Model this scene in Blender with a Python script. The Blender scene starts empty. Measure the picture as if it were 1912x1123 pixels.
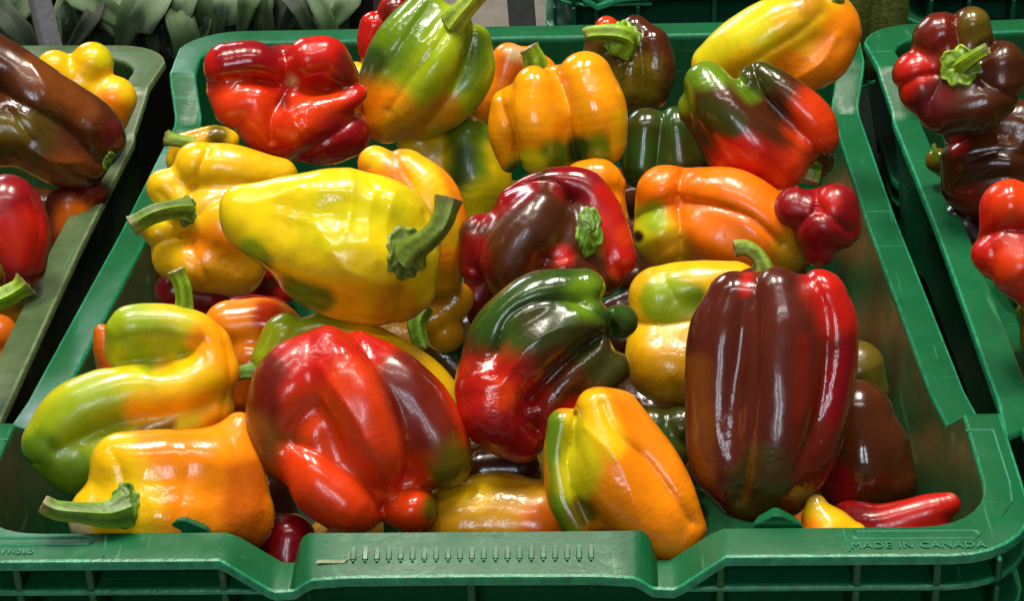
import bpy, math, random
import numpy as np
from mathutils import Vector, Matrix

# ---------------------------------------------------------------- geometry of the view
CAM = np.array([.0545, -.6637, .4788]); PITCH, YAW, ROLL, FPX = .5010, -.0525, -.0379, 3898.7
def cam_axes():
    f = np.array([math.sin(YAW)*math.cos(PITCH), math.cos(YAW)*math.cos(PITCH), -math.sin(PITCH)])
    r = np.cross(f, [0, 0, 1]); r /= np.linalg.norm(r); u = np.cross(r, f)
    return math.cos(ROLL)*r+math.sin(ROLL)*u, -math.sin(ROLL)*r+math.cos(ROLL)*u, f
CR, CU, CF = cam_axes()
def ray(px, py): return CF+(px-956)/FPX*CR-(py-561.5)/FPX*CU
def at_z(px, py, z):
    d = ray(px, py); return CAM+(z-CAM[2])/d[2]*d
def at_depth(px, py, t): return CAM+t*ray(px, py)

# ---------------------------------------------------------------- camera, world, lamps, exposure
sc = bpy.context.scene; col = sc.collection
cam = bpy.data.objects.new('camera', bpy.data.cameras.new('camera')); col.objects.link(cam)
cam.matrix_world = Matrix([[CR[i], CU[i], -CF[i], CAM[i]] for i in range(3)]+[[0, 0, 0, 1]])
cam.data.sensor_width = 36; cam.data.lens = FPX/1912*36; cam.data.clip_start = .05; cam.data.clip_end = 60
sc.camera = cam
w = bpy.data.worlds.new('World'); sc.world = w; w.use_nodes = True
bg = w.node_tree.nodes['Background']; bg.inputs['Color'].default_value = (1, .95, .88, 1); bg.inputs['Strength'].default_value = .055
sc.view_settings.view_transform = 'Standard'; sc.view_settings.look = 'None'; sc.view_settings.exposure = .2; sc.view_settings.gamma = 1
sc.cycles.use_denoising = True; sc.cycles.max_bounces = 6; sc.cycles.diffuse_bounces = 3; sc.cycles.glossy_bounces = 4
sc.cycles.sample_clamp_indirect = 4
def lamp(name, loc, target, sx, sy, power, colr):
    l = bpy.data.lights.new(name, 'AREA'); l.shape = 'RECTANGLE'; l.size = sx; l.size_y = sy; l.energy = power; l.color = colr
    o = bpy.data.objects.new(name, l); col.objects.link(o); o.location = loc
    o.rotation_euler = (Vector(target)-Vector(loc)).to_track_quat('-Z', 'Y').to_euler(); return o
for x in (-.42, .38):                                             # big warm lit panels of the market roof above the stall
    lamp('roof_light', (x, .45, 2.0), (x, .35, 0), .26, .62, 27, (1, .93, .80))
lamp('strip_lamp', (-.75, .3, 1.8), (-.1, .3, 0), .05, 1.2, 6, (1, .97, .9))
lamp('strip_lamp', (.1, -.55, 1.9), (0, .2, 0), 1.2, .05, 7, (1, .97, .9))
lamp('open_side', (-1.25, 2.4, 1.25), (-.3, .3, 0), .9, .6, 20, (.86, .95, 1))    # daylight through the open side, back left
for x in (-.35, .30):                                             # tall windows behind the viewer
    lamp('tall_window', (x, -2.6, 1.7), (0, .2, 0), .18, .9, 10, (.78, .88, 1))

# ---------------------------------------------------------------- pepper colours (linear) and data
COL = dict(YOR=(.90,.33,.003), OB2=(.15,.038,.004), DO2=(.065,.036,.004), YGR=(.56,.50,.006), DEO=(.90,.175,.002), MAR=(.085,.013,.006), LMY=(.78,.56,.004), YEL=(.82,.47,.003), LEM=(.68,.58,.006), ORA=(.92,.25,.002), DOR=(.62,.12,.003), RED=(.52,.010,.004), SCA=(.70,.042,.003),
           DRE=(.24,.003,.006), BRO=(.070,.016,.003), DBR=(.034,.008,.003), RBR=(.15,.010,.003), OBR=(.24,.065,.004), OLI=(.125,.085,.003), DOL=(.040,.042,.004),
           GRN=(.12,.22,.006), DGR=(.030,.070,.008), LIM=(.30,.40,.006), MUS=(.52,.24,.004), CRE=(.55,.40,.2), PUR=(.12,.01,.01))
# each pepper: lobes = chains of (x, y, toward viewer, radius) measured on the photograph; k = how softly lobes run together
# spots = ripeness patches (x, y, r, colour) or (x1, y1, x2, y2, r, colour)
P = []
def pep(key, label, crate, h, base, lobes, k=14, spots=(), dents=(), stem=None, calyx=None, amp=2.0, tilt=(0, 0), rough=.16, cell=None, scar=None):
    P.append(dict(key=key, label=label, crate=crate, h=h, base=base, lobes=lobes, k=k, spots=spots, dents=dents, stem=stem,
                  calyx=calyx, amp=amp, tilt=tilt, rough=rough, cell=cell, scar=scar))
# ---- listed front to back
pep('p28','long yellow and orange pepper with a green left edge leaning on the front rim notch','main',.012,'ORA',
    [[(1118,768,18,46),(1140,850,26,62),(1175,930,22,64),(1225,985,10,50),(1262,1015,0,34)],
     [(1052,795,0,34),(1040,860,0,27),(1052,930,-5,30),(1085,985,-10,34)],
     [(1160,765,0,36),(1205,840,4,48),(1245,920,4,52),(1285,985,0,34)],
     [(1110,880,-30,70),(1180,960,-35,70)]], k=16,
    spots=[(1035,790,1062,990,26,'GRN'),(1095,790,1080,900,38,'LEM'),(1110,760,1140,830,30,'YEL'),(1085,960,30,'OLI')], amp=3)
pep('p23','orange pepper lying in the front left corner, its thick green stem pointing left','main',.000,'ORA',
    [[(232,868,8,62),(330,868,18,66),(420,880,12,66),(446,948,5,60)],
     [(200,965,0,68),(300,960,14,84),(400,965,8,76),(455,985,0,52)],
     [(446,800,-6,30),(425,840,-4,46),(400,880,0,60)],
     [(300,920,-45,80),(400,920,-45,80)]], k=22,
    spots=[(190,850,150,980,60,'YEL'),(240,900,240,1000,60,'YEL'),(150,990,26,'CRE'),(455,900,460,1000,40,'DOR')],
    stem=[(238,948,0,34),(205,958,12,24),(160,955,20,19),(118,950,22,17),(92,938,22,13)], calyx=(236,945,58,.62), amp=2)
pep('p24','big red pepper with olive brown flanks and four bulging lobes at the front centre','main',.028,'SCA',
    [[(600,655,10,42),(545,715,12,68),(516,785,3,56),(522,835,-4,52),(548,862,0,44)],
     [(620,655,22,42),(655,715,35,70),(700,800,42,66),(722,862,34,46)],
     [(665,655,6,40),(745,720,10,60),(800,800,12,66),(826,862,10,56)],
     [(596,802,18,44)],[(572,822,4,42),(582,852,16,50),(596,896,26,60),(640,932,28,62),(664,950,26,50)],
     [(768,950,14,48),(740,945,8,40)],
     [(600,760,-66,108),(680,850,-60,118)]], k=11,
    spots=[(530,670,640,640,60,'RED'),(495,700,480,790,44,'RBR'),(470,820,540,850,50,'OBR'),(760,700,800,800,56,'RBR'),(700,650,30,'RED'),(850,880,56,'OLI'),
           (650,700,720,890,36,'SCA'),(810,950,24,'OLI'),(560,860,620,960,46,'SCA')], amp=3.5)
pep('p32','blunt yellow pepper tip poking up beside the curved red tail','main',-.012,'YEL',
    [[(1524,944,0,20),(1530,968,0,32),(1552,1010,-10,60)],[(1590,1012,-10,34),(1560,1030,-14,60)]], k=18, spots=[(1505,1000,30,'ORA')], amp=1, scar=(1524,936,12))
pep('p31','curved glossy red pepper tail in the front right corner','main',-.015,'RED',
    [[(1768,942,0,24),(1735,955,0,34),(1690,970,-2,38),(1640,985,-6,44),(1590,985,-20,50)],[(1660,1010,-10,44),(1740,985,-8,34)]], k=14, spots=[(1600,985,50,'DRE')], amp=1.5, scar=(1774,926,8))
pep('p21','large dark brown and red pepper standing tall at the right, hooked green stem on top','main',.03,'MAR',
    [[(1372,560,0,56),(1345,640,6,64),(1338,760,10,60),(1350,860,6,62),(1385,925,0,50)],
     [(1450,555,16,56),(1458,640,26,74),(1452,760,32,78),(1442,860,26,74),(1425,930,8,50)],
     [(1525,560,4,58),(1545,625,4,60),(1538,740,0,56),(1508,850,0,54),(1470,930,-5,40)],
     [(1430,600,-84,110),(1435,760,-98,124),(1420,880,-70,92)]], k=11,
    spots=[(1300,690,1310,880,30,'OB2'),(1555,520,1600,650,56,'RED'),(1575,680,1530,860,56,'RBR'),(1590,660,1570,760,34,'DRE'),(1398,506,1392,545,9,'RED'),
           (1430,870,1420,950,44,'DO2'),(1385,890,1390,940,26,'DO2'),(1500,640,1490,780,16,'RBR')],
    stem=[(1424,502,-14,22),(1422,488,-6,17),(1410,470,0,15),(1392,460,4,15),(1372,462,6,13)], amp=3, rough=.2)
pep('p22','curled lime green and orange pepper with an upright green stem at the left edge','main',.038,'YGR',
    [[(232,628,8,30),(246,612,10,42),(320,612,6,42),(380,640,4,46),(398,690,2,44)],
     [(392,700,8,52),(330,728,24,54),(240,735,28,58),(150,770,20,62),(105,830,8,60)],
     [(390,760,-6,48),(300,795,0,58),(200,845,4,66),(140,868,0,54)],
     [(240,650,-20,44),(320,690,-40,76),(240,790,-40,80)]], k=11,
    spots=[(240,600,300,660,46,'LIM'),(95,860,170,770,70,'LIM'),(80,840,60,880,36,'GRN'),(150,900,56,'GRN'),(400,640,420,790,46,'YOR'),(425,740,24,'MUS'),(320,700,390,720,34,'YEL'),(300,790,220,880,26,'OLI'),(260,760,370,745,30,'YEL')],
    dents=[(292,672,30,30)], stem=[(343,580,-26,18),(344,560,-18,15),(340,535,-12,15),(328,506,-8,14)], amp=2)
pep('p20','green, brown and red pepper folded into deep curved lobes at the centre','main',0.035,'BRO',
    [[(1090,545,12,42),(1010,568,18,60),(940,625,18,62),(905,690,8,50)],
     [(1118,600,24,42),(1060,612,34,52),(990,660,38,62),(950,720,30,58)],
     [(1115,655,14,36),(1060,700,20,46),(1010,760,16,50)],
     [(1140,690,6,40),(1090,735,6,46),(1040,790,2,46)],
     [(918,725,22,68),(930,780,22,62),(975,820,10,44)],
     [(1160,600,2,32),(1158,605,-10,30)],
     [(1000,690,-40,100),(1040,640,-40,80)]], k=7,
    spots=[(1090,540,940,600,66,'DGR'),(1100,560,44,'GRN'),(1000,600,40,'DOL'),(1150,595,44,'DGR'),(1090,640,40,'DOL'),(1135,690,44,'DOL'),(920,755,88,'RED'),(960,820,74,'DRE'),(1040,800,1080,770,30,'RED'),(935,735,30,'SCA')],
    amp=2.5)
pep('p14','largest yellow pepper lying across the centre left with a thick curved green stem','main',0.050,'LMY',
    [[(462,388,0,46),(550,385,14,58),(640,385,18,70),(720,405,14,72),(772,440,4,54)],
     [(470,420,6,52),(560,460,22,74),(660,480,34,88),(745,490,20,74)],
     [(560,520,0,42),(640,545,4,56),(720,550,4,60),(765,540,0,46)],
     [(560,450,-40,80),(680,460,-45,120)]], k=13,
    spots=[(620,400,700,370,60,'LEM'),(480,500,30,'DGR'),(540,540,600,560,26,'GRN'),(620,440,34,'LEM'),(470,470,26,'LIM'),(740,580,50,'MUS')],
    stem=[(760,478,0,34),(772,462,14,24),(800,440,30,20),(820,410,34,20),(830,372,32,20)], calyx=(752,474,66,.76), amp=4)
pep('p12','knobbly yellow pepper at the left rim with a long green stem pointing left','main',0.030,'YEL',
    [[(375,312,4,48),(440,318,4,46),(520,328,-5,34)],
     [(312,352,0,34),(335,375,2,34)],
     [(290,425,-2,30),(310,450,2,34)],
     [(322,485,2,38),(370,490,8,54),(440,500,-2,54)],
     [(375,400,4,56),(430,420,0,80),(480,430,-20,70)]], k=9,
    spots=[(400,470,50,'ORA'),(460,320,40,'YEL'),(290,400,28,'LEM'),(420,540,70,'MUS')],
    stem=[(352,392,0,24),(330,392,10,18),(290,402,18,18),(252,424,18,16)], calyx=(350,394,36,.7), amp=3)
pep('p26','yellow green pepper half hidden behind the big red one','main',.012,'YEL',
    [[(535,630,0,46),(510,670,0,38)],[(600,620,-4,36),(690,660,0,52),(780,720,0,58),(830,790,0,54)],[(620,700,-40,80),(760,780,-40,70)]], k=20,
    spots=[(540,620,600,600,52,'LIM'),(505,670,50,'LIM'),(860,800,60,'MUS')], stem=[(482,695,0,18),(462,694,4,14),(446,698,6,12)], amp=2)
pep('p27','mustard yellow pepper showing its smooth side above the middle of the front rim','main',-.022,'MUS',
    [[(870,980,0,86),(1000,984,0,88)],[(930,960,-10,80),(930,1010,-20,90)]], k=24, spots=[(880,900,50,'YEL'),(1010,990,50,'DOR')], amp=1.5)
pep('p19','yellow pepper with a green patch, squeezed behind the large dark brown pepper','main',.018,'YEL',
    [[(1232,555,0,58),(1290,540,4,52),(1370,540,-6,52)],[(1215,640,0,40),(1240,680,8,72),(1310,690,0,70)],[(1232,612,-8,62),(1330,620,-20,80)]], k=14,
    spots=[(1230,565,1290,560,30,'GRN'),(1250,560,46,'LIM'),(1240,720,80,'MUS'),(1300,700,50,'MUS')], amp=2)
pep('p15','brown and red pepper with a flat green calyx in the middle of the pile','main',0.045,'BRO',
    [[(1015,398,14,54),(985,440,28,62),(955,490,24,62),(980,540,5,60)],
     [(960,380,-12,34),(1020,352,-10,38),(1085,350,-12,36),(1120,385,-10,36),(1140,430,-10,36),(1152,480,-10,36)],
     [(1050,500,8,58),(1100,515,4,44),(1130,525,-4,32)],
     [(900,440,-16,42),(890,500,-20,34)],
     [(990,450,-46,92),(1070,450,-34,88)]], k=8,
    spots=[(1060,335,1100,345,34,'DRE'),(1130,370,1165,490,30,'RED'),(1168,440,22,'SCA'),(1050,478,20,'RED'),(1010,495,26,'RBR'),(885,460,890,520,28,'DRE'),(900,400,980,350,26,'DRE')],
    stem=None, calyx=(1100,432,62,.52), amp=3)
pep('p18','small dark red pepper with three round lobes against the right wall','main',0.010,'DRE',
    [[(1485,388,4,40),(1510,392,0,34)],[(1562,382,8,40),(1575,430,2,32)],[(1527,440,10,34),(1530,466,4,32)],[(1538,410,0,62)]], k=12, spots=[(1545,380,26,'RED')], amp=1)
pep('p17','orange pepper with smooth lobes meeting at a star shaped tip, rot spot on its left','main',.032,'DEO',
    [[(1240,360,4,52),(1262,385,0,46)],[(1226,402,-6,44),(1276,358,-8,46)],[(1312,362,8,50),(1365,380,12,66),(1415,425,8,76),(1440,462,0,66)],
     [(1305,428,18,46),(1352,450,16,58),(1405,478,8,52)],[(1236,438,4,54),(1252,462,4,48)],[(1290,410,-44,78),(1335,425,-56,94),(1415,450,-46,84)]], k=8,
    spots=[(1215,440,54,'LEM'),(1222,408,30,'LIM'),(1250,478,46,'MUS'),(1480,480,46,'MUS'),(1192,441,13,'DBR')], amp=1.5)
pep('p16','small orange pepper peeking out above the brown and red one','main',0.015,'ORA',
    [[(1090,338,0,38),(1120,335,4,38),(1145,345,0,24)],[(1130,385,-4,40),(1140,410,-8,34)]], k=8, spots=[(1130,420,40,'YEL')], amp=1)
pep('p11','orange yellow pepper tucked behind the largest yellow one','main',0.020,'ORA',
    [[(702,305,0,34),(720,330,0,44)],[(755,325,6,48),(800,380,8,62),(820,460,2,54),(825,520,-5,38)],[(760,420,-30,80)]], k=16, spots=[(780,300,840,440,26,'YEL'),(830,540,40,'MUS'),(700,290,24,'YEL')], amp=2)
pep('p01','wrinkled deep red pepper with its four lobed tip facing out at the upper left','main',0.055,'RED',
    [[(428,128,4,46),(470,120,10,42),(505,128,6,38)],
     [(575,112,8,42),(612,108,6,40),(640,150,0,36),(665,168,4,20)],
     [(440,196,6,42),(478,188,14,42),(490,240,6,42),(520,265,0,34)],
     [(560,228,16,48),(600,205,22,32),(660,182,16,20)],
     [(640,245,-14,52),(600,262,-10,48),(550,250,-2,46)],
     [(530,190,-76,108),(570,195,-120,108)],[(425,165,-12,42)],[(525,128,-6,38)],[(520,235,-8,56),(600,245,-10,60)]], k=6,
    spots=[(440,200,480,220,50,'SCA'),(570,230,600,200,46,'SCA'),(650,250,600,290,46,'DRE'),(640,130,34,'RBR'),(546,150,7,'CRE'),(590,110,34,'RED'),(430,110,500,100,30,'DRE'),(530,190,12,'RBR')], amp=3.5)
pep('p05','bright orange pepper with green lower lobes standing at the top centre','main',0.050,'YOR',
    [[(952,196,-6,38),(941,250,-10,31),(950,306,-16,17)],
     [(1002,166,14,46),(1000,225,22,50),(1004,282,12,42)],
     [(1092,150,8,54),(1108,205,14,62),(1118,262,8,52)],
     [(1050,200,-36,80),(1050,270,-40,62)],[(972,225,-10,42)]], k=8,
    spots=[(1035,290,30,'GRN'),(1110,288,44,'GRN'),(1080,280,26,'DGR'),(985,310,32,'LEM'),(1155,220,1160,300,16,'YEL'),(960,320,20,'DGR')], amp=2)
pep('p02','large green pepper turning orange at its lower end, stem pointing up','main',0.062,'LIM',
    [[(795,20,0,40),(745,90,12,52),(712,165,6,46),(715,215,0,44)],
     [(845,50,24,40),(810,115,34,58),(765,185,18,60),(725,222,6,42)],
     [(888,75,4,34),(880,135,4,42),(835,190,0,48),(785,220,-4,42)],
     [(800,120,-52,90),(760,180,-40,70)]], k=12,
    spots=[(690,150,770,20,46,'GRN'),(672,150,700,110,24,'DGR'),(890,80,880,150,26,'GRN'),(700,225,70,'ORA'),(760,240,50,'MUS'),(830,210,36,'MUS')],
    stem=[(845,45,-2,24),(858,28,10,20),(878,5,16,18),(900,-22,18,20)], amp=3.5)
pep('p10','yellow pepper with a broad dark green band below the top centre','main',0.020,'LMY',
    [[(785,268,0,44),(800,300,-4,44)],[(868,262,10,50),(880,330,14,54),(880,390,4,44)],[(912,290,0,40),(915,350,0,40),(895,400,-2,36)],[(850,320,-36,76)]], k=16,
    spots=[(868,240,874,330,38,'GRN'),(868,290,862,340,20,'DGR'),(905,240,30,'GRN'),(900,390,50,'LEM')], amp=1.5)
pep('p08','long green to red pepper with a deep side lobe beside the right wall','main',0.052,'BRO',
    [[(1320,155,6,42),(1350,205,20,58),(1410,265,24,62),(1455,300,12,56)],
     [(1415,148,-2,38),(1455,175,4,42),(1510,225,6,46),(1520,262,2,46)],
     [(1300,200,-16,36),(1370,270,-20,60)],[(1420,220,-40,70),(1525,300,-40,34)]], k=7,
    spots=[(1290,135,1335,130,34,'GRN'),(1360,125,1405,175,17,'GRN'),(1275,190,24,'GRN'),(1440,330,1380,300,50,'RED'),(1480,330,44,'SCA'),(1530,220,60,'SCA'),(1420,130,44,'DOL'),(1320,200,1370,230,24,'DOL')],
    stem=[(1512,318,0,22),(1506,340,4,20)], calyx=(1520,318,34,.5), amp=2)
pep('p09','dark olive green pepper in shadow between the orange ones','main',0.020,'DOL',
    [[(1205,242,0,40),(1200,310,0,44)],[(1262,240,4,42),(1270,300,2,44)],[(1310,285,-8,36)],[(1240,290,-30,60)]], k=18, spots=[(1200,300,54,'DGR'),(1260,230,34,'DGR')], amp=1.5)
pep('p06','dark brown pepper with a curled bright green stem by the back rim','main',0.035,'BRO',
    [[(1132,52,0,24),(1125,90,0,36),(1125,150,4,40)],[(1185,55,-6,26),(1190,80,0,30)],[(1214,85,2,36),(1222,130,4,40),(1215,170,0,36)],[(1165,125,10,44),(1165,165,8,44)],[(1165,130,-40,70)]], k=8,
    spots=[(1133,42,18,'SCA'),(1190,150,1150,180,50,'OLI'),(1110,130,40,'OLI')],
    stem=[(1160,92,0,26),(1172,72,16,19),(1150,62,24,17),(1110,62,22,14),(1098,66,18,12)], calyx=(1160,76,50,.85), amp=2)
pep('p07','big yellow pepper shading to orange, leaning over the back right corner','main',0.062,'YEL',
    [[(1552,35,0,42),(1480,45,14,62),(1400,90,10,66),(1335,120,0,44)],[(1565,62,0,38),(1530,110,0,52),(1490,120,0,46)],[(1470,100,-40,84)]], k=14,
    spots=[(1590,60,1520,170,52,'ORA'),(1480,130,40,'ORA'),(1320,90,1400,30,36,'LEM'),(1510,10,30,'MUS'),(1420,60,30,'LEM')],
    stem=[(1558,2,-6,16),(1562,-14,0,13)], amp=3)
pep('p25','smooth orange pepper in the gap behind the curled green one','main',.010,'ORA',
    [[(430,610,0,50),(500,608,4,50),(530,640,0,50)],[(470,680,-4,60),(450,740,-10,50)]], k=20, spots=[(450,720,60,'DOR'),(500,590,30,'SCA')], amp=1.5)
pep('p04','scuffed orange pepper with a short cut stem behind the top centre pepper','main',0.040,'ORA',
    [[(948,112,0,34),(935,150,0,36),(900,200,-5,30)],[(985,120,-4,34),(1005,135,-10,34)]], k=9, spots=[(950,130,30,'DOR'),(960,100,14,'CRE')],
    stem=[(1000,125,6,22),(994,105,14,18),(986,90,16,15)], amp=4)
pep('p30','dark brown pepper in the shadow at the lower right','main',-.010,'BRO',
    [[(1600,780,0,70),(1610,860,4,76),(1600,920,0,62)],[(1640,840,0,60),(1660,900,0,52)],[(1560,900,0,34)]], k=18, spots=[(1560,910,40,'DRE')], amp=1.5)
pep('p33','olive pepper peeking out between the large brown one and the right wall','main',-.012,'OLI',
    [[(1600,690,0,54),(1615,730,-8,44)]], k=18, amp=2)
pep('p29','dark olive green pepper deep in the gap right of the centre','main',-.020,'DOL',
    [[(1220,800,0,40),(1250,850,0,44)],[(1270,800,-4,44)],[(1230,860,-4,50)]], k=8, spots=[(1225,830,40,'DGR')], amp=1.5)
pep('p36','small mustard pepper with a dark hanging stem under the largest yellow one','main',.012,'MUS',
    [[(800,600,0,32),(835,575,-4,34)],[(850,560,-6,36)],[(830,620,-20,40)]], k=8, stem=[(792,572,16,18),(778,600,24,17),(782,630,26,15),(790,652,26,12)], amp=1)
pep('p42','dark red brown pepper tip wedged left of the centre','main',.030,'RBR',
    [[(890,558,0,32),(900,530,-4,34)],[(905,585,-16,34)]], k=8, spots=[(880,540,24,'DRE')], amp=1)
pep('p35','shaded olive pepper in the gap above the red one','main',-.012,'OLI',
    [[(815,650,0,46),(850,690,0,50)],[(830,640,-10,44)]], k=12, spots=[(850,640,40,'DGR')], amp=1.5)
pep('p34','orange pepper finger sticking up at the left wall','main',.000,'DOR',
    [[(191,622,0,17),(198,650,0,24),(215,690,-10,34)]], k=10, amp=.5)
pep('p13','small yellow pepper with a green stem over the left rim at the back','main',0.020,'YEL',
    [[(352,278,0,34),(400,255,0,22),(425,262,0,20)],[(340,300,-6,30)]], k=10, spots=[(405,250,22,'OLI'),(365,245,16,'ORA')], stem=[(366,268,22,12),(335,264,24,12),(312,259,20,13)], amp=1.5)
pep('p03','small red and brown pepper behind the green one at the back rim','main',0.045,'RED',
    [[(698,48,0,28),(690,80,0,24),(695,110,-4,20)],[(740,22,4,36),(770,30,-4,30)],[(725,70,-20,40)]], k=6, spots=[(745,20,34,'RBR'),(770,10,30,'DRE')], amp=2)
pep('p39','pale yellow pepper sliver between the red and the green pepper at the back','main',0.030,'YEL', [[(665,145,0,30),(690,170,-10,34)]], k=8, amp=.5)
pep('p37','dark red pepper in the shadow at the left wall','main',-.010,'DRE', [[(330,545,0,40),(390,560,0,40)],[(350,580,-10,44)]], k=12, amp=1)
pep('p38','dark red pepper seen through the left front notch','main',-.022,'DRE', [[(540,1010,0,50),(530,1070,-5,56)],[(500,1000,-8,44)]], k=14, spots=[(500,940,40,'DBR')], amp=1)
pep('p41','nearly black brown pepper in the gap above the mustard one','main',-.016,'DBR', [[(900,880,0,46),(960,880,0,50)]], k=14, amp=1)
pep('p40','shaded orange pepper behind the lower stem at the left','main',-.006,'DOR', [[(470,760,0,50),(440,800,-10,50)]], k=14, amp=1)
pep('p43','brown pepper lying under the orange corner pepper','main',-.040,'DBR', [[(500,930,0,50),(510,1000,-6,56)]], k=14, amp=1)
# ---- left crate
pep('q1','long glossy brown pepper with olive underside lying in the left crate','left',0.030,'BRO',
    [[(-40,95,0,48),(20,130,8,46),(90,185,14,48),(165,235,12,50)],[(-40,250,6,66),(40,255,18,56),(105,290,18,54),(150,302,10,50)],[(190,262,-6,40),(60,220,-20,90),(140,250,-20,70)]], k=10,
    spots=[(10,260,60,250,50,'DO2'),(0,240,40,240,24,'OLI'),(60,130,150,200,30,'OB2'),(210,250,26,'PUR'),(120,320,40,'OB2')], calyx=(196,296,26,.5), amp=4)
pep('q2','bright yellow pepper with round lobes at the back of the left crate','left',.020,'YEL',
    [[(104,130,0,36),(125,150,0,34)],[(172,118,2,40),(160,150,0,34)],[(212,182,6,42),(200,215,0,40)],[(160,190,-20,56)]], k=7, spots=[(215,220,34,'ORA'),(200,190,22,'ORA'),(190,100,26,'LEM')], amp=1)
pep('q5','dark brown pepper whose pale green stem hangs over the left crate rim','left',.034,'BRO', [[(-40,520,0,48),(-60,560,0,50)]], k=12, spots=[(-10,480,30,'OLI')],
    stem=[(-30,568,20,18),(5,556,24,19),(32,540,26,18),(44,530,26,21)], amp=1)
pep('q3','dark red pepper at the left edge of the left crate','left',.010,'DRE',
    [[(15,390,0,64),(35,430,4,58),(30,490,0,56)],[(-30,440,-10,80)]], k=12, spots=[(30,440,50,'RED')], amp=2)
pep('q4','brown orange pepper in shadow beneath the long brown one','left',-.030,'RBR', [[(130,390,0,44),(125,440,-6,44)],[(170,360,-6,30)]], k=12, spots=[(140,410,40,'DOR')], amp=2)
# ---- right crate
pep('s1','dark red brown pepper with its pale green calyx facing out, in the right crate','right',0.020,'BRO',
    [[(1748,72,0,44),(1765,62,4,42),(1780,95,4,36)],[(1812,50,4,38),(1820,70,4,34)],[(1866,122,4,46),(1870,150,4,42)],[(1712,138,4,46),(1722,165,4,44)],[(1765,200,4,50),(1820,196,8,52),(1850,180,4,48)],[(1790,140,-42,92)]], k=7,
    spots=[(1712,125,40,'RED'),(1700,160,30,'RED'),(1760,60,44,'RBR'),(1820,50,34,'OLI'),(1740,190,40,'PUR')], dents=[(1793,122,44,22)],
    stem=[(1792,128,-10,22),(1806,116,14,14),(1826,102,26,12),(1842,94,30,10)], calyx=(1793,126,50,.92), amp=2)
pep('s3','bright red lobed pepper at the right edge of the right crate','right',.040,'RED',
    [[(1885,388,6,54),(1930,400,0,50)],[(1858,470,4,44),(1870,440,4,40)],[(1900,500,8,58),(1930,540,0,44)],[(1900,460,-20,60)]], k=6, spots=[(1890,370,44,'SCA'),(1890,490,40,'SCA')], amp=2)
pep('s2','crumpled dark brown pepper in the middle of the right crate','right',0.030,'BRO',
    [[(1800,232,6,42),(1850,225,10,46),(1910,240,6,54)],[(1812,300,10,56),(1880,300,14,56)],[(1800,350,6,46),(1850,370,6,48),(1900,360,0,50)],[(1850,300,-20,84)]], k=14,
    spots=[(1800,235,34,'OB2'),(1790,270,18,'RED'),(1870,250,40,'OB2'),(1820,380,40,'RBR')], amp=4.5)
pep('s5','olive pepper peeking out beside the crumpled brown one','right',.005,'OLI', [[(1752,300,0,24),(1780,310,-6,34)]], k=8, stem=[(1752,300,18,5),(1747,285,22,4),(1744,270,22,3)], amp=1)
pep('s6','dark brown pepper below the crumpled one in the right crate','right',-.030,'DBR', [[(1800,420,0,50),(1850,470,-8,50)]], k=8, amp=1)

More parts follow.
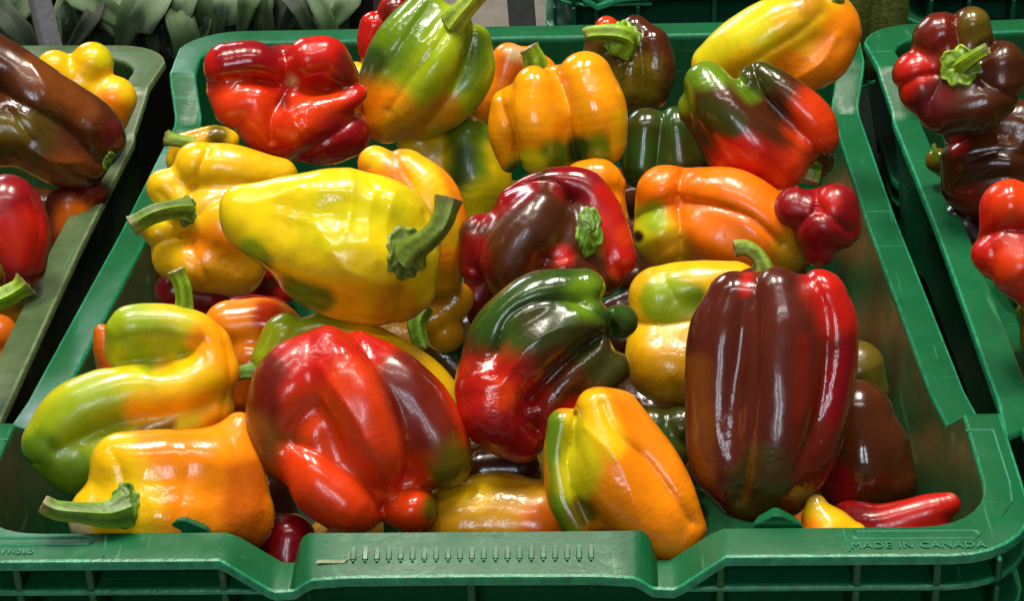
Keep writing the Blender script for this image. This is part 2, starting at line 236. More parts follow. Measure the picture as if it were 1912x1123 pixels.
# creases (and, with a negative depth, ridges) pressed into the skin: polyline, half width, depth, in photograph pixels
CREASE = dict(
 p01=[([(388,160),(440,147),(520,156)],9,9),([(516,84),(532,110),(533,150)],9,10),([(540,165),(600,164),(650,160),(684,148)],9,10),([(535,168),(520,195),(506,220),(508,260)],9,10),([(684,196),(640,236),(590,270),(556,292)],9,8)],
 p02=[([(845,40),(815,90),(765,150),(728,205)],13,7),([(880,50),(872,105),(842,170),(800,232)],13,7),([(800,10),(760,70),(725,130)],10,4)],
 p05=[([(936,168),(939,195),(958,252),(968,305)],8,9),([(1020,122),(1049,157),(1066,209),(1071,262),(1075,300)],9,11)],
 p06=[([(1180,98),(1168,135),(1160,190)],9,7),([(1200,62),(1198,110),(1208,190)],8,6)],
 p07=[([(1530,28),(1490,62),(1420,105),(1370,140)],14,5),([(1560,70),(1530,118),(1480,150)],10,-4)],
 p08=[([(1405,125),(1428,178),(1468,218),(1503,255),(1535,300)],10,13)],
 p09=[([(1238,212),(1232,260),(1226,310)],9,8)],
 p10=[([(838,235),(828,290),(835,350)],12,5)],
 p11=[([(726,268),(745,310),(775,350)],9,5)],
 p12=[([(388,285),(368,330),(355,378)],10,9),([(372,402),(410,372),(480,372),(540,350)],8,5),([(270,470),(300,452),(345,440)],9,9),([(352,440),(366,480),(392,530)],10,6),([(300,360),(330,395)],10,5)],
 p14=[([(690,340),(720,390),(740,440)],10,5),([(652,322),(656,380),(645,430)],9,-4),([(745,540),(746,575),(732,606)],8,5),([(470,490),(540,535),(620,560)],12,5),([(560,350),(520,370),(470,380)],10,-3),([(790,400),(800,450)],8,4),([(704,345),(684,420),(702,486)],7,-2.5),([(735,362),(716,430),(724,470)],7,-2.5),([(600,330),(590,400),(610,470)],12,-2.5),([(520,400),(600,430),(640,500),(720,530)],12,-3)],
 p15=[([(888,430),(925,372),(990,342),(1040,345),(1070,385),(1082,440)],8,8),([(1085,470),(1040,486),(1010,480)],10,5),([(1095,480),(1130,520),(1150,560)],9,8),([(884,500),(915,535),(935,565)],8,8)],
 p17=[([(1265,376),(1270,340),(1282,306)],9,13),([(1262,380),(1225,386),(1188,408)],9,9),([(1266,384),(1272,425),(1270,480)],9,8),([(1270,376),(1330,384),(1400,408),(1455,456)],9,11)],
 p18=[([(1528,392),(1520,340)],9,10),([(1528,392),(1478,430)],9,9),([(1528,392),(1585,432)],9,9)],
 p19=[([(1170,602),(1230,608),(1300,600)],12,9),([(1240,520),(1260,560)],10,4)],
 p20=[([(930,660),(946,603),(992,570),(1060,563),(1114,590),(1138,610)],8,9),([(938,720),(985,650),(1050,615),(1135,612)],8,-3),([(992,745),(1046,690),(1097,645),(1138,613)],9,13),([(1128,560),(1140,603),(1152,650)],8,13),([(978,742),(1010,760),(1000,800)],10,7),([(975,700),(1000,740)],10,6)],
 p21=[([(1413,505),(1415,620),(1412,750),(1400,850),(1382,935)],7,7),([(1500,505),(1536,570),(1542,650),(1522,780),(1482,880)],13,9),([(1330,560),(1318,700),(1330,860)],14,4)],
 p22=[([(212,676),(260,672),(330,668),(372,640)],12,12),([(110,838),(200,797),(300,776),(392,758)],13,11),([(48,862),(78,863)],4,4),([(405,600),(425,690),(410,790)],9,5)],
 p23=[([(212,842),(232,885),(236,930)],9,4),([(420,810),(440,860),(455,930)],14,4),([(330,800),(350,870),(335,960)],18,3)],
 p24=[([(655,620),(695,685),(742,762),(758,850),(746,908)],11,10),([(540,822),(590,845),(640,878),(694,915)],11,9),([(600,690),(660,780),(712,880)],12,-5),([(715,950),(742,926),(775,915),(822,916)],8,12),([(716,940),(722,990)],7,9),([(590,615),(560,680),(500,740)],14,3)],
 p28=[([(1075,775),(1060,870),(1088,960),(1110,1005)],8,9),([(1124,757),(1148,808),(1205,860),(1241,906),(1287,975)],9,8),([(1092,800),(1160,870),(1200,990)],9,-4)],
 p26=[([(560,590),(540,640),(520,690)],10,4)],
 s1=[([(1782,30),(1790,90)],8,10),([(1850,88),(1825,108)],8,8),([(1680,160),(1720,140),(1755,138)],9,8),([(1760,150),(1740,190),(1745,225)],9,6),([(1830,150),(1870,175),(1900,180)],9,7)],
 s2=[([(1765,272),(1800,255),(1832,225)],8,9),([(1795,305),(1860,285),(1912,292)],8,7),([(1790,350),(1850,332),(1905,325)],9,6),([(1840,240),(1880,260)],8,4)],
 s3=[([(1815,452),(1870,430),(1925,432)],9,10),([(1858,470),(1852,530)],9,7)],
 q1=[([(-10,165),(60,205),(120,240),(178,300)],11,10),([(60,120),(90,170),(130,200)],10,-4),([(60,280),(100,300),(150,300)],8,-4),([(20,210),(60,260)],8,4)],
 q3=[([(60,350),(70,430),(60,520)],12,5)])
FULL = dict(p02=22, p05=18, p06=20, p07=26, p08=16, p09=24, p10=26, p11=26, p12=20, p14=30, p15=16, p17=20, p19=22, p20=14, p21=24, p22=20, p23=36, p24=22, p26=30, p28=26, s1=18, s2=24, s3=26, q1=34, q2=16, q3=28, p01=16, p16=14, p18=14)
for p in P: p['k'] = FULL.get(p['key'], p['k'])

# depth (m) of each pepper's centre along the view, solved so that neighbours touch without running into each other
DEPTH = dict(p28=0.8452, p23=0.8595, p24=0.8694, p32=0.8441, p31=0.8609, p21=0.8529, p22=0.8878, p20=0.8754, p14=0.9059, p12=1.0148, p26=0.9125, p27=0.8822, p19=0.9269, p15=0.9494, p18=1.0013, p17=1.0212, p16=1.0537, p11=0.9694, p01=1.0439, p05=1.068, p02=1.0911, p10=1.1178, p08=1.04, p09=1.0959, p06=1.1601, p07=1.1059, p25=0.9371, p04=1.129, p30=0.8934, p33=0.9474, p29=0.9172, p36=0.9803, p42=0.9928, p35=1.0032, p34=0.9632, p13=1.1124, p03=1.1705, p39=1.1753, p37=1.0293, p38=0.8754, p41=0.9058, p40=0.9609, p43=0.9136, q1=1.1469, q2=1.1925, q5=0.9522, q3=1.0562, q4=1.16, s1=1.0649, s3=0.9431, s2=1.1048, s5=1.1315, s6=1.1222)

# ---------------------------------------------------------------- signed distance of a pepper
def chain(pts, step):
    p = np.array(pts, float)
    if len(p) == 1: return p
    out = []
    e = np.vstack([2*p[0]-p[1], p, 2*p[-1]-p[-2]])
    for i in range(1, len(e)-2):
        a, b, c, d = e[i-1], e[i], e[i+1], e[i+2]
        n = max(2, int(np.linalg.norm((c-b)[:3])/step)) if len(p) > 2 else 1
        for t in np.arange(n)/n:
            out.append(.5*((2*b)+(c-a)*t+(2*a-5*b+4*c-d)*t*t+(3*b-a-3*c+d)*t**3))
    out.append(p[-1]); return np.array(out)
def hash_noise(q, seed):
    # smooth value noise from a few rotated sine products: cheap, C-infinity
    r = np.random.RandomState(seed); v = 0
    for i in range(5):
        w = r.normal(size=3); w /= np.linalg.norm(w); w2 = r.normal(size=3); w2 /= np.linalg.norm(w2)
        f = 1.0+.35*i
        v = v+np.sin((q@w)*f+r.uniform(0, 6.28))*np.sin((q@w2)*f*.8+r.uniform(0, 6.28))/(1+.3*i)
    return v*.45
def make_sdf(p, seed):
    chains = [chain(l, 9) for l in p['lobes']]; k = p['k']; amp = p['amp']; z0 = np.mean([c[:, 2].mean() for c in chains])-8
    pts = np.vstack([np.array(l, float)[:, :2] for l in p['lobes']]); pts = pts-pts.mean(0); axis = np.linalg.svd(pts, full_matrices=False)[2][0]
    cre = [([(a, b) for a, b in zip(pl[:-1], pl[1:])], wd, dp) for pl, wd, dp in ((chain([(*c, 0, 0) for c in l], 16)[:, :2], wd, dp) for l, wd, dp in CREASE.get(p.get('key'), []))]
    def sdf(q):
        D = None
        for ch in chains:
            d = None
            if len(ch) == 1: d = np.linalg.norm(q-ch[0, :3], axis=-1)-ch[0, 3]
            for i in range(len(ch)-1):
                a, b = ch[i], ch[i+1]; ab = (b-a)[:3]; L = ab@ab+1e-9
                t = np.clip(((q-a[:3])@ab)/L, 0, 1)
                dd = np.sqrt(((q-a[:3]-t[..., None]*ab)**2).sum(-1))-(a[3]+t*(b[3]-a[3]))
                d = dd if d is None else np.minimum(d, dd)
            if D is None: D = d
            else:
                h = np.clip(.5+.5*(d-D)/k, 0, 1); D = d*(1-h)+D*h-k*h*(1-h)
        for (x, y, z, r) in p['dents']:
            d = -(np.linalg.norm(q-np.array([x, y, z+r*.7]), axis=-1)-r); kk = 12
            h = np.clip(.5-.5*(d-D)/kk, 0, 1); D = D*(1-h)+d*h+kk*h*(1-h) if False else np.maximum(D, d)+kk*np.exp(-np.abs(D-d)/kk)*.3
        m = np.abs(D) < 20; qm = q[m]; D = D.copy()
        for segs, wd, dp in cre:
            d2 = None
            for a, b in segs:
                ab = b-a; t = np.clip(((qm[:, :2]-a)@ab)/(ab@ab+1e-9), 0, 1); e = ((qm[:, :2]-a-t[:, None]*ab)**2).sum(-1); d2 = e if d2 is None else np.minimum(d2, e)
            D[m] += dp*np.exp(-np.sqrt(d2+4)/wd+2/wd)*np.clip((qm[:, 2]-z0)/24+.3, 0, 1)
        qa = qm.copy(); qa[:, :2] -= ((qm[:, :2]@axis)*.78)[:, None]*axis
        D[m] += (.35+.28*amp)*hash_noise(qa/13., seed+3)*(.5+.5*np.tanh(2*hash_noise(qm/60., seed+9)))
        D[m] += amp*(1.15*hash_noise(qm/52., seed)+.30*hash_noise(qm/21., seed+7)); return D
    return sdf, chains
def bounds(chains):
    a = np.vstack(chains); return (a[:, :3]-a[:, 3:]).min(0)-8, (a[:, :3]+a[:, 3:]).max(0)+8
def grad(sdf, q, e=.7):
    K = np.array([(1, -1, -1), (-1, -1, 1), (-1, 1, -1), (1, 1, 1.)]); g = sum(k*sdf(q+k*e)[..., None] for k in K)
    return g/(np.linalg.norm(g, axis=-1, keepdims=True)+1e-9)
def surface_nets(sdf, lo, hi, cell):
    n = np.ceil((hi-lo)/cell).astype(int)+1
    ax = [lo[i]+cell*np.arange(n[i]) for i in range(3)]
    G = np.stack(np.meshgrid(*ax, indexing='ij'), -1)
    # coarse look first, then the fine grid only in a band round the surface
    nb = np.ceil(n/3).astype(int); cg = np.stack(np.meshgrid(*[lo[i]+cell*(3*np.arange(nb[i])+1) for i in range(3)], indexing='ij'), -1)
    Vc = sdf(cg.reshape(-1, 3)).reshape(nb)
    V = Vc.repeat(3, 0).repeat(3, 1).repeat(3, 2)[:n[0], :n[1], :n[2]].copy(); bm = np.abs(V) < 1.9*cell+7
    V[bm] = sdf(G[bm]); S = V < 0
    c = S[:-1,:-1,:-1].astype(np.int8)
    for dx in (0, 1):
        for dy in (0, 1):
            for dz in (0, 1):
                if dx+dy+dz: c = c+S[dx:n[0]-1+dx, dy:n[1]-1+dy, dz:n[2]-1+dz]
    act = (c > 0) & (c < 8); idx = -np.ones(act.shape, int); idx[act] = np.arange(act.sum())
    cc = np.argwhere(act); v = lo+cell*(cc+.5)
    F = []
    for a in range(3):
        b, d = (a+1) % 3, (a+2) % 3
        s0 = [slice(None)]*3; s1 = [slice(None)]*3; s0[a] = slice(0, -1); s1[a] = slice(1, None)
        A, B = S[tuple(s0)], S[tuple(s1)]; e = np.argwhere(A != B)
        e = e[(e[:, b] > 0) & (e[:, d] > 0) & (e[:, b] < n[b]-1) & (e[:, d] < n[d]-1)]
        sgn = A[tuple(e.T)]
        def I(ob, od):
            q = e.copy(); q[:, b] -= ob; q[:, d] -= od; return idx[tuple(q.T)]
        f = np.stack([I(1, 1), I(0, 1), I(0, 0), I(1, 0)], -1)
        f[~sgn] = f[~sgn][:, ::-1]; F.append(f)
    F = np.vstack(F)
    for it in range(2):
        d = sdf(v); g = grad(sdf, v); v = v-np.clip(d, -cell, cell)[:, None]*g*.9
    # even the vertices out a little, then put them back on the surface
    acc = np.zeros_like(v); cnt = np.zeros(len(v))
    for i in range(4):
        np.add.at(acc, F[:, i], v[F[:, (i+1) % 4]]+v[F[:, (i+3) % 4]]); np.add.at(cnt, F[:, i], 2)
    v = .4*v+.6*acc/np.maximum(cnt, 1)[:, None]
    for it in range(2):
        d = sdf(v); g = grad(sdf, v); v = v-np.clip(d, -cell, cell)[:, None]*g
    return v, F
# ---------------------------------------------------------------- materials
def mat(name):
    m = bpy.data.materials.new(name); m.use_nodes = True; return m, m.node_tree.nodes, m.node_tree.links, m.node_tree.nodes['Principled BSDF']
def noise(N, L, vec, scale, detail=3, rough=.5):
    n = N.new('ShaderNodeTexNoise'); n.inputs['Scale'].default_value = scale; n.inputs['Detail'].default_value = detail; n.inputs['Roughness'].default_value = rough
    L.new(vec, n.inputs['Vector']); return n.outputs['Fac']
def ramp(N, L, fac, a, b, ca, cb):
    r = N.new('ShaderNodeMapRange'); r.inputs[1].default_value = a; r.inputs[2].default_value = b; r.inputs[3].default_value = ca; r.inputs[4].default_value = cb
    L.new(fac, r.inputs[0]); return r.outputs[0]
def mix(N, L, fac, a, b, mode='MIX'):
    m = N.new('ShaderNodeMix'); m.data_type = 'RGBA'; m.blend_type = mode
    for s, v in ((m.inputs[0], fac), (m.inputs[6], a), (m.inputs[7], b)):
        if isinstance(v, (int, float)): s.default_value = v
        elif isinstance(v, tuple): s.default_value = (*v, 1)
        else: L.new(v, s)
    return m.outputs[2]
def coords(N, L):
    t = N.new('ShaderNodeTexCoord'); o = N.new('ShaderNodeObjectInfo'); v = N.new('ShaderNodeVectorMath'); v.operation = 'ADD'
    s = N.new('ShaderNodeVectorMath'); s.operation = 'SCALE'; s.inputs['Scale'].default_value = 3
    c = N.new('ShaderNodeCombineXYZ'); L.new(o.outputs['Random'], c.inputs[0]); L.new(o.outputs['Random'], c.inputs[2]); L.new(c.outputs[0], s.inputs[0])
    L.new(t.outputs['Object'], v.inputs[0]); L.new(s.outputs[0], v.inputs[1]); return v.outputs[0]
def bump(N, L, h, strength, dist, prev=None):
    b = N.new('ShaderNodeBump'); b.inputs['Strength'].default_value = strength; b.inputs['Distance'].default_value = dist; L.new(h, b.inputs['Height'])
    if prev is not None: L.new(prev, b.inputs['Normal'])
    return b.outputs['Normal']

def pepper_material():
    m, N, L, B = mat('pepper_skin'); v = coords(N, L)
    a = N.new('ShaderNodeAttribute'); a.attribute_name = 'ripe'
    mot = ramp(N, L, noise(N, L, v, 55, 4, .6), .3, .7, .80, 1.14)
    g = N.new('ShaderNodeVectorMath'); g.operation = 'SCALE'; L.new(a.outputs['Color'], g.inputs[0]); L.new(mot, g.inputs['Scale'])
    vo = N.new('ShaderNodeTexVoronoi'); vo.inputs['Scale'].default_value = 120; L.new(v, vo.inputs['Vector'])
    sp = ramp(N, L, vo.outputs['Distance'], .035, .06, 1, 0)
    keep = ramp(N, L, noise(N, L, v, 25, 1), .60, .66, 0, .55)
    mm = N.new('ShaderNodeMath'); mm.operation = 'MULTIPLY'; L.new(sp, mm.inputs[0]); L.new(keep, mm.inputs[1])
    L.new(mix(N, L, mm.outputs[0], g.outputs[0], (.35, .25, .12)), B.inputs['Base Color'])
    oi = N.new('ShaderNodeObjectInfo'); rg = N.new('ShaderNodeMath'); rg.operation = 'MULTIPLY'
    L.new(ramp(N, L, noise(N, L, v, 30, 4, .65), .3, .72, .12, .33), rg.inputs[0]); L.new(ramp(N, L, oi.outputs['Random'], 0, 1, .8, 1.45), rg.inputs[1]); L.new(rg.outputs[0], B.inputs['Roughness'])
    B.inputs['Coat Weight'].default_value = .2; B.inputs['Coat Roughness'].default_value = .07
    B.inputs['Subsurface Weight'].default_value = .10; B.inputs['Subsurface Radius'].default_value = (1, .5, .15); B.inputs['Subsurface Scale'].default_value = .004
    n1 = bump(N, L, noise(N, L, v, 34, 1, .4), .35, .0035)
    cr = N.new('ShaderNodeMath'); cr.operation = 'MULTIPLY'; L.new(noise(N, L, v, 95, 3, .55), cr.inputs[0]); L.new(ramp(N, L, noise(N, L, v, 16, 1), .50, .66, .06, 1), cr.inputs[1])
    n1 = bump(N, L, cr.outputs[0], .40, .0026, n1)
    n2 = bump(N, L, noise(N, L, v, 320, 3, .6), .25, .0003, n1)
    L.new(n2, B.inputs['Normal']); L.new(n2, B.inputs['Coat Normal'])
    return m
def stem_material():
    m, N, L, B = mat('pepper_stem'); v = coords(N, L)
    a = N.new('ShaderNodeAttribute'); a.attribute_name = 'ripe'
    mot = ramp(N, L, noise(N, L, v, 200, 4, .6), .3, .7, .7, 1.25)
    g = N.new('ShaderNodeVectorMath'); g.operation = 'SCALE'; L.new(a.outputs['Color'], g.inputs[0]); L.new(mot, g.inputs['Scale'])
    L.new(g.outputs[0], B.inputs['Base Color']); B.inputs['Roughness'].default_value = .42
    n1 = bump(N, L, noise(N, L, v, 260, 3, .5), .5, .0010); L.new(n1, B.inputs['Normal']); return m
def plastic(name, base, toplit_dust, toplit_dust_col, scr=.5):
    m, N, L, B = mat(name); v = coords(N, L)
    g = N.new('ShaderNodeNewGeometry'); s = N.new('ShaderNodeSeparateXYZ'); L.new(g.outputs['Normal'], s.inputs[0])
    up = ramp(N, L, s.outputs['Z'], .15, .85, 0, 1)  # upward faces paler than walls: dust, wear, and rim light put into the colour
    n = ramp(N, L, noise(N, L, v, 22, 8, .72), .36, .68, .35*toplit_dust, toplit_dust)
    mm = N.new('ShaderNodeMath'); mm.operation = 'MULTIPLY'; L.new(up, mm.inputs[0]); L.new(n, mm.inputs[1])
    b0 = mix(N, L, ramp(N, L, noise(N, L, v, 9, 3), .3, .7, 0, 1), base, tuple(c*.72 for c in base))
    # scuffs: thin stretched noise lines, crossed
    mp = N.new('ShaderNodeMapping'); mp.inputs['Scale'].default_value = (14, 420, 200); mp.inputs['Rotation'].default_value = (0, 0, .5); L.new(v, mp.inputs['Vector'])
    l1 = ramp(N, L, noise(N, L, mp.outputs[0], 1, 2), .665, .72, 0, scr)
    mp2 = N.new('ShaderNodeMapping'); mp2.inputs['Scale'].default_value = (380, 20, 60); mp2.inputs['Rotation'].default_value = (0, 0, -.15); L.new(v, mp2.inputs['Vector'])
    l2 = ramp(N, L, noise(N, L, mp2.outputs[0], 1, 2), .68, .74, 0, scr)
    c1 = mix(N, L, mm.outputs[0], b0, toplit_dust_col)
    c2 = mix(N, L, l1, c1, (.05, .24, .115)); c3 = mix(N, L, l2, c2, (.05, .24, .115))
    sp = ramp(N, L, noise(N, L, v, 300, 3, .7), .70, .78, 0, .35); c4 = mix(N, L, sp, c3, toplit_dust_col); c4 = mix(N, L, ramp(N, L, noise(N, L, v, 17, 6, .75), .56, .74, 0, .5), c4, (.022, .035, .014))
    L.new(c4, B.inputs['Base Color'])
    L.new(ramp(N, L, noise(N, L, v, 50, 5, .7), .3, .7, .27, .5), B.inputs['Roughness'])
    n1 = bump(N, L, noise(N, L, v, 60, 4, .6), .3, .0012); n2 = bump(N, L, noise(N, L, v, 700, 2, .6), .25, .0002, n1); L.new(n2, B.inputs['Normal']); B.inputs['Specular IOR Level'].default_value = .38
    return m
PEP = pepper_material(); STEM = stem_material()
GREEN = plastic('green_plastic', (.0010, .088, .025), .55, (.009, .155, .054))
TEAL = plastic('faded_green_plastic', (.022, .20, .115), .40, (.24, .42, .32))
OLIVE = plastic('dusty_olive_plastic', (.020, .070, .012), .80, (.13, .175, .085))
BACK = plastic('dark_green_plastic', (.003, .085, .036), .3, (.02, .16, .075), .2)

# ---------------------------------------------------------------- object helpers
def mesh_obj(name, V, F, m, parent=None, smooth=True, sharp=None):
    me = bpy.data.meshes.new(name); V = np.asarray(V, float)
    if isinstance(F, np.ndarray):
        me.vertices.add(len(V)); me.vertices.foreach_set('co', V.ravel()); n = F.shape[1]
        me.loops.add(F.size); me.loops.foreach_set('vertex_index', F.ravel().astype(np.int32))
        me.polygons.add(len(F)); me.polygons.foreach_set('loop_start', np.arange(0, F.size, n, dtype=np.int32))
        me.update(calc_edges=True); me.validate()
    else: me.from_pydata(V.tolist(), [], F); me.update()
    if smooth:
        me.shade_smooth()
        if sharp: me.set_sharp_from_angle(angle=math.radians(sharp))
    me.materials.append(m); o = bpy.data.objects.new(name, me); col.objects.link(o)
    if parent: o.parent = parent
    return o
def tag(o, label=None, cat=None, group=None, kind=None):
    for k, v in (('label', label), ('category', cat), ('group', group), ('kind', kind)):
        if v: o[k] = v
    return o
def empty(name, loc, rz=0):
    o = bpy.data.objects.new(name, None); col.objects.link(o); o.location = loc; o.rotation_euler = (0, 0, rz); o.empty_display_size = .02; return o
def box(c, s, rz=0):
    V = [(c[0]+a*s[0]/2*math.cos(rz)-b*s[1]/2*math.sin(rz), c[1]+a*s[0]/2*math.sin(rz)+b*s[1]/2*math.cos(rz), c[2]+d*s[2]/2) for a in (-1, 1) for b in (-1, 1) for d in (-1, 1)]
    return V, [(0, 1, 3, 2), (4, 6, 7, 5), (0, 4, 5, 1), (2, 3, 7, 6), (0, 2, 6, 4), (1, 5, 7, 3)]
def bevel(o, wdt, seg=2):
    b = o.modifiers.new('bevel', 'BEVEL'); b.width = wdt; b.segments = seg; b.limit_method = 'ANGLE'; return o
def lin(n): return np.array(COL[n])
def set_attr(o, C):
    a = o.data.color_attributes.new('ripe', 'FLOAT_COLOR', 'POINT'); C = np.hstack([C, np.ones((len(C), 1))]); a.data.foreach_set('color', C.astype(np.float32).ravel())

# ---------------------------------------------------------------- ground and table
def ground_material():
    m, N, L, B = mat('concrete'); t = N.new('ShaderNodeTexCoord'); v = t.outputs['Object']
    c = mix(N, L, ramp(N, L, noise(N, L, v, 14, 8, .7), .3, .7, 0, 1), (.40, .34, .27), (.56, .50, .42))
    c = mix(N, L, ramp(N, L, noise(N, L, v, 60, 4, .7), .6, .72, 0, .5), c, (.25, .20, .16))
    L.new(c, B.inputs['Base Color']); B.inputs['Roughness'].default_value = .8
    L.new(bump(N, L, noise(N, L, v, 60, 5), .5, .004), B.inputs['Normal']); return m
CONC = ground_material()
GZ = -.75
tag(mesh_obj('ground', [(-12, -8, GZ), (12, -8, GZ), (12, 25, GZ), (-12, 25, GZ)], [(0, 1, 2, 3)], CONC, smooth=False), kind='structure')
m_, N_, L_, B_ = mat('faded_red_paint'); t_ = N_.new('ShaderNodeTexCoord')
L_.new(mix(N_, L_, ramp(N_, L_, noise(N_, L_, t_.outputs['Object'], 30, 5), .4, .7, 0, .5), (.20, .035, .04), (.42, .3, .26)), B_.inputs['Base Color'])
ya, yb = at_z(960, 90, GZ)[1], at_z(960, 72, GZ)[1]
tag(mesh_obj('painted_line', [(-3, ya, GZ+.004), (3, ya, GZ+.004), (3, yb, GZ+.004), (-3, yb, GZ+.004)], [(0, 1, 2, 3)], m_, smooth=False), kind='structure')
def simple(name, c, r=.5, sc_=40, amt=.3, bumpd=.001, metal=0):
    m, N, L, B = mat(name); v = coords(N, L)
    L.new(mix(N, L, ramp(N, L, noise(N, L, v, sc_, 5, .65), .3, .7, 0, 1), c, tuple(x*(1-amt) for x in c)), B.inputs['Base Color'])
    B.inputs['Roughness'].default_value = r; B.inputs['Metallic'].default_value = metal
    L.new(bump(N, L, noise(N, L, v, sc_*3, 3), .4, bumpd), B.inputs['Normal']); return m
BLK = simple('black_plastic', (.010, .010, .010), .5)
WOOD = simple('dark_table_board', (.05, .035, .022), .6)
STEEL = simple('galvanised_steel', (.34, .35, .35), .38, 30, .35, .0006, .7)
GREY = simple('grey_painted_metal', (.30, .30, .33), .5, 60, .25)

# ---------------------------------------------------------------- crates
def crate_loop(hs, D):
    hw = lambda y: float(np.interp(y/D*.57, [0, .12, .16, .34, .48, .5, .57], [.222, .222, .217, .208, .204, .209, .211]))*hs
    drop = lambda y: float(np.interp(y, [.103, .132, D-.095, D-.068], [0, -.023, -.023, 0]))
    R, r, wd, wy = .036, .030, .0165, .0205; S = []
    fx = [.17, .15, .12, .102, .099, .094, .088, .0815, .0785, .0765, .0745, .0728, .0712, .0700, .0685, .066, .063, .05, .025]
    zi = lambda a: float(np.interp(a, [0, .0665, .0695, .0728, .0775, .097, .3], [0, 0, -.003, -.0145, -.0150, 0, 0]))
    zo = lambda a: float(np.interp(a, [0, .0600, .0650, .0705, .0785, .0815, .099, .3], [-.0085, -.0088, -.0105, -.0150, -.0155, -.0140, 0, 0]))
    H = hw(0)
    xs = [-a*hs if hs < 1 else -a for a in fx]+[0]+[a*hs if hs < 1 else a for a in fx[::-1]]
    S.append(((-(H-R), 0), (-(H-wd-r), wy), 0, 0))
    for x in xs: S.append(((x, 0), (x, wy-.001*math.exp(-(x/.075)**8)), zi(abs(x)), zo(abs(x))))
    S.append((((H-R), 0), ((H-wd-r), wy), 0, 0))
    def arc(cx, cy, icx, icy, a0):
        for k in range(1, 7):
            a = a0+k/7*math.pi/2; S.append(((cx+R*math.cos(a), cy+R*math.sin(a)), (icx+r*math.cos(a), icy+r*math.sin(a)), 0, 0))
    arc(H-R, R, H-wd-r, wy+r, -math.pi/2)
    ys = [.052, .08, .100, .103, .108, .127, .132, .137]+list(np.linspace(.16, D-.13, 9))+[D-.10, D-.095, D-.09, D-.073, D-.068, D-.063]
    for y in ys: S.append(((hw(y), y), (hw(y)-wd, y), drop(y), drop(y)))
    Hb = hw(D)
    arc(Hb-R, D-R, Hb-wd-r, D-wy-r, 0)
    for x in np.linspace(Hb-R, -(Hb-R), 9): S.append(((x, D), (x*(Hb-wd-r)/(Hb-R), D-wy), 0, 0))
    arc(-(Hb-R), D-R, -(Hb-wd-r), D-wy-r, math.pi/2)
    for y in ys[::-1]: S.append(((-hw(y), y), (-(hw(y)-wd), y), drop(y), drop(y)))
    arc(-(H-R), R, -(H-wd-r), wy+r, math.pi)
    return S
def loft(S, prof, closed=True):
    V = []; F = []; n = len(prof(*S[0])); m = len(S)
    for s in S: V += prof(*s)
    for i in range(m if closed else m-1):
        j = (i+1) % m
        for k in range(n-1): F.append((i*n+k, j*n+k, j*n+k+1, i*n+k+1))
    if not closed: F += [tuple(range(n)), tuple(reversed(range((m-1)*n, m*n)))]
    return V, F
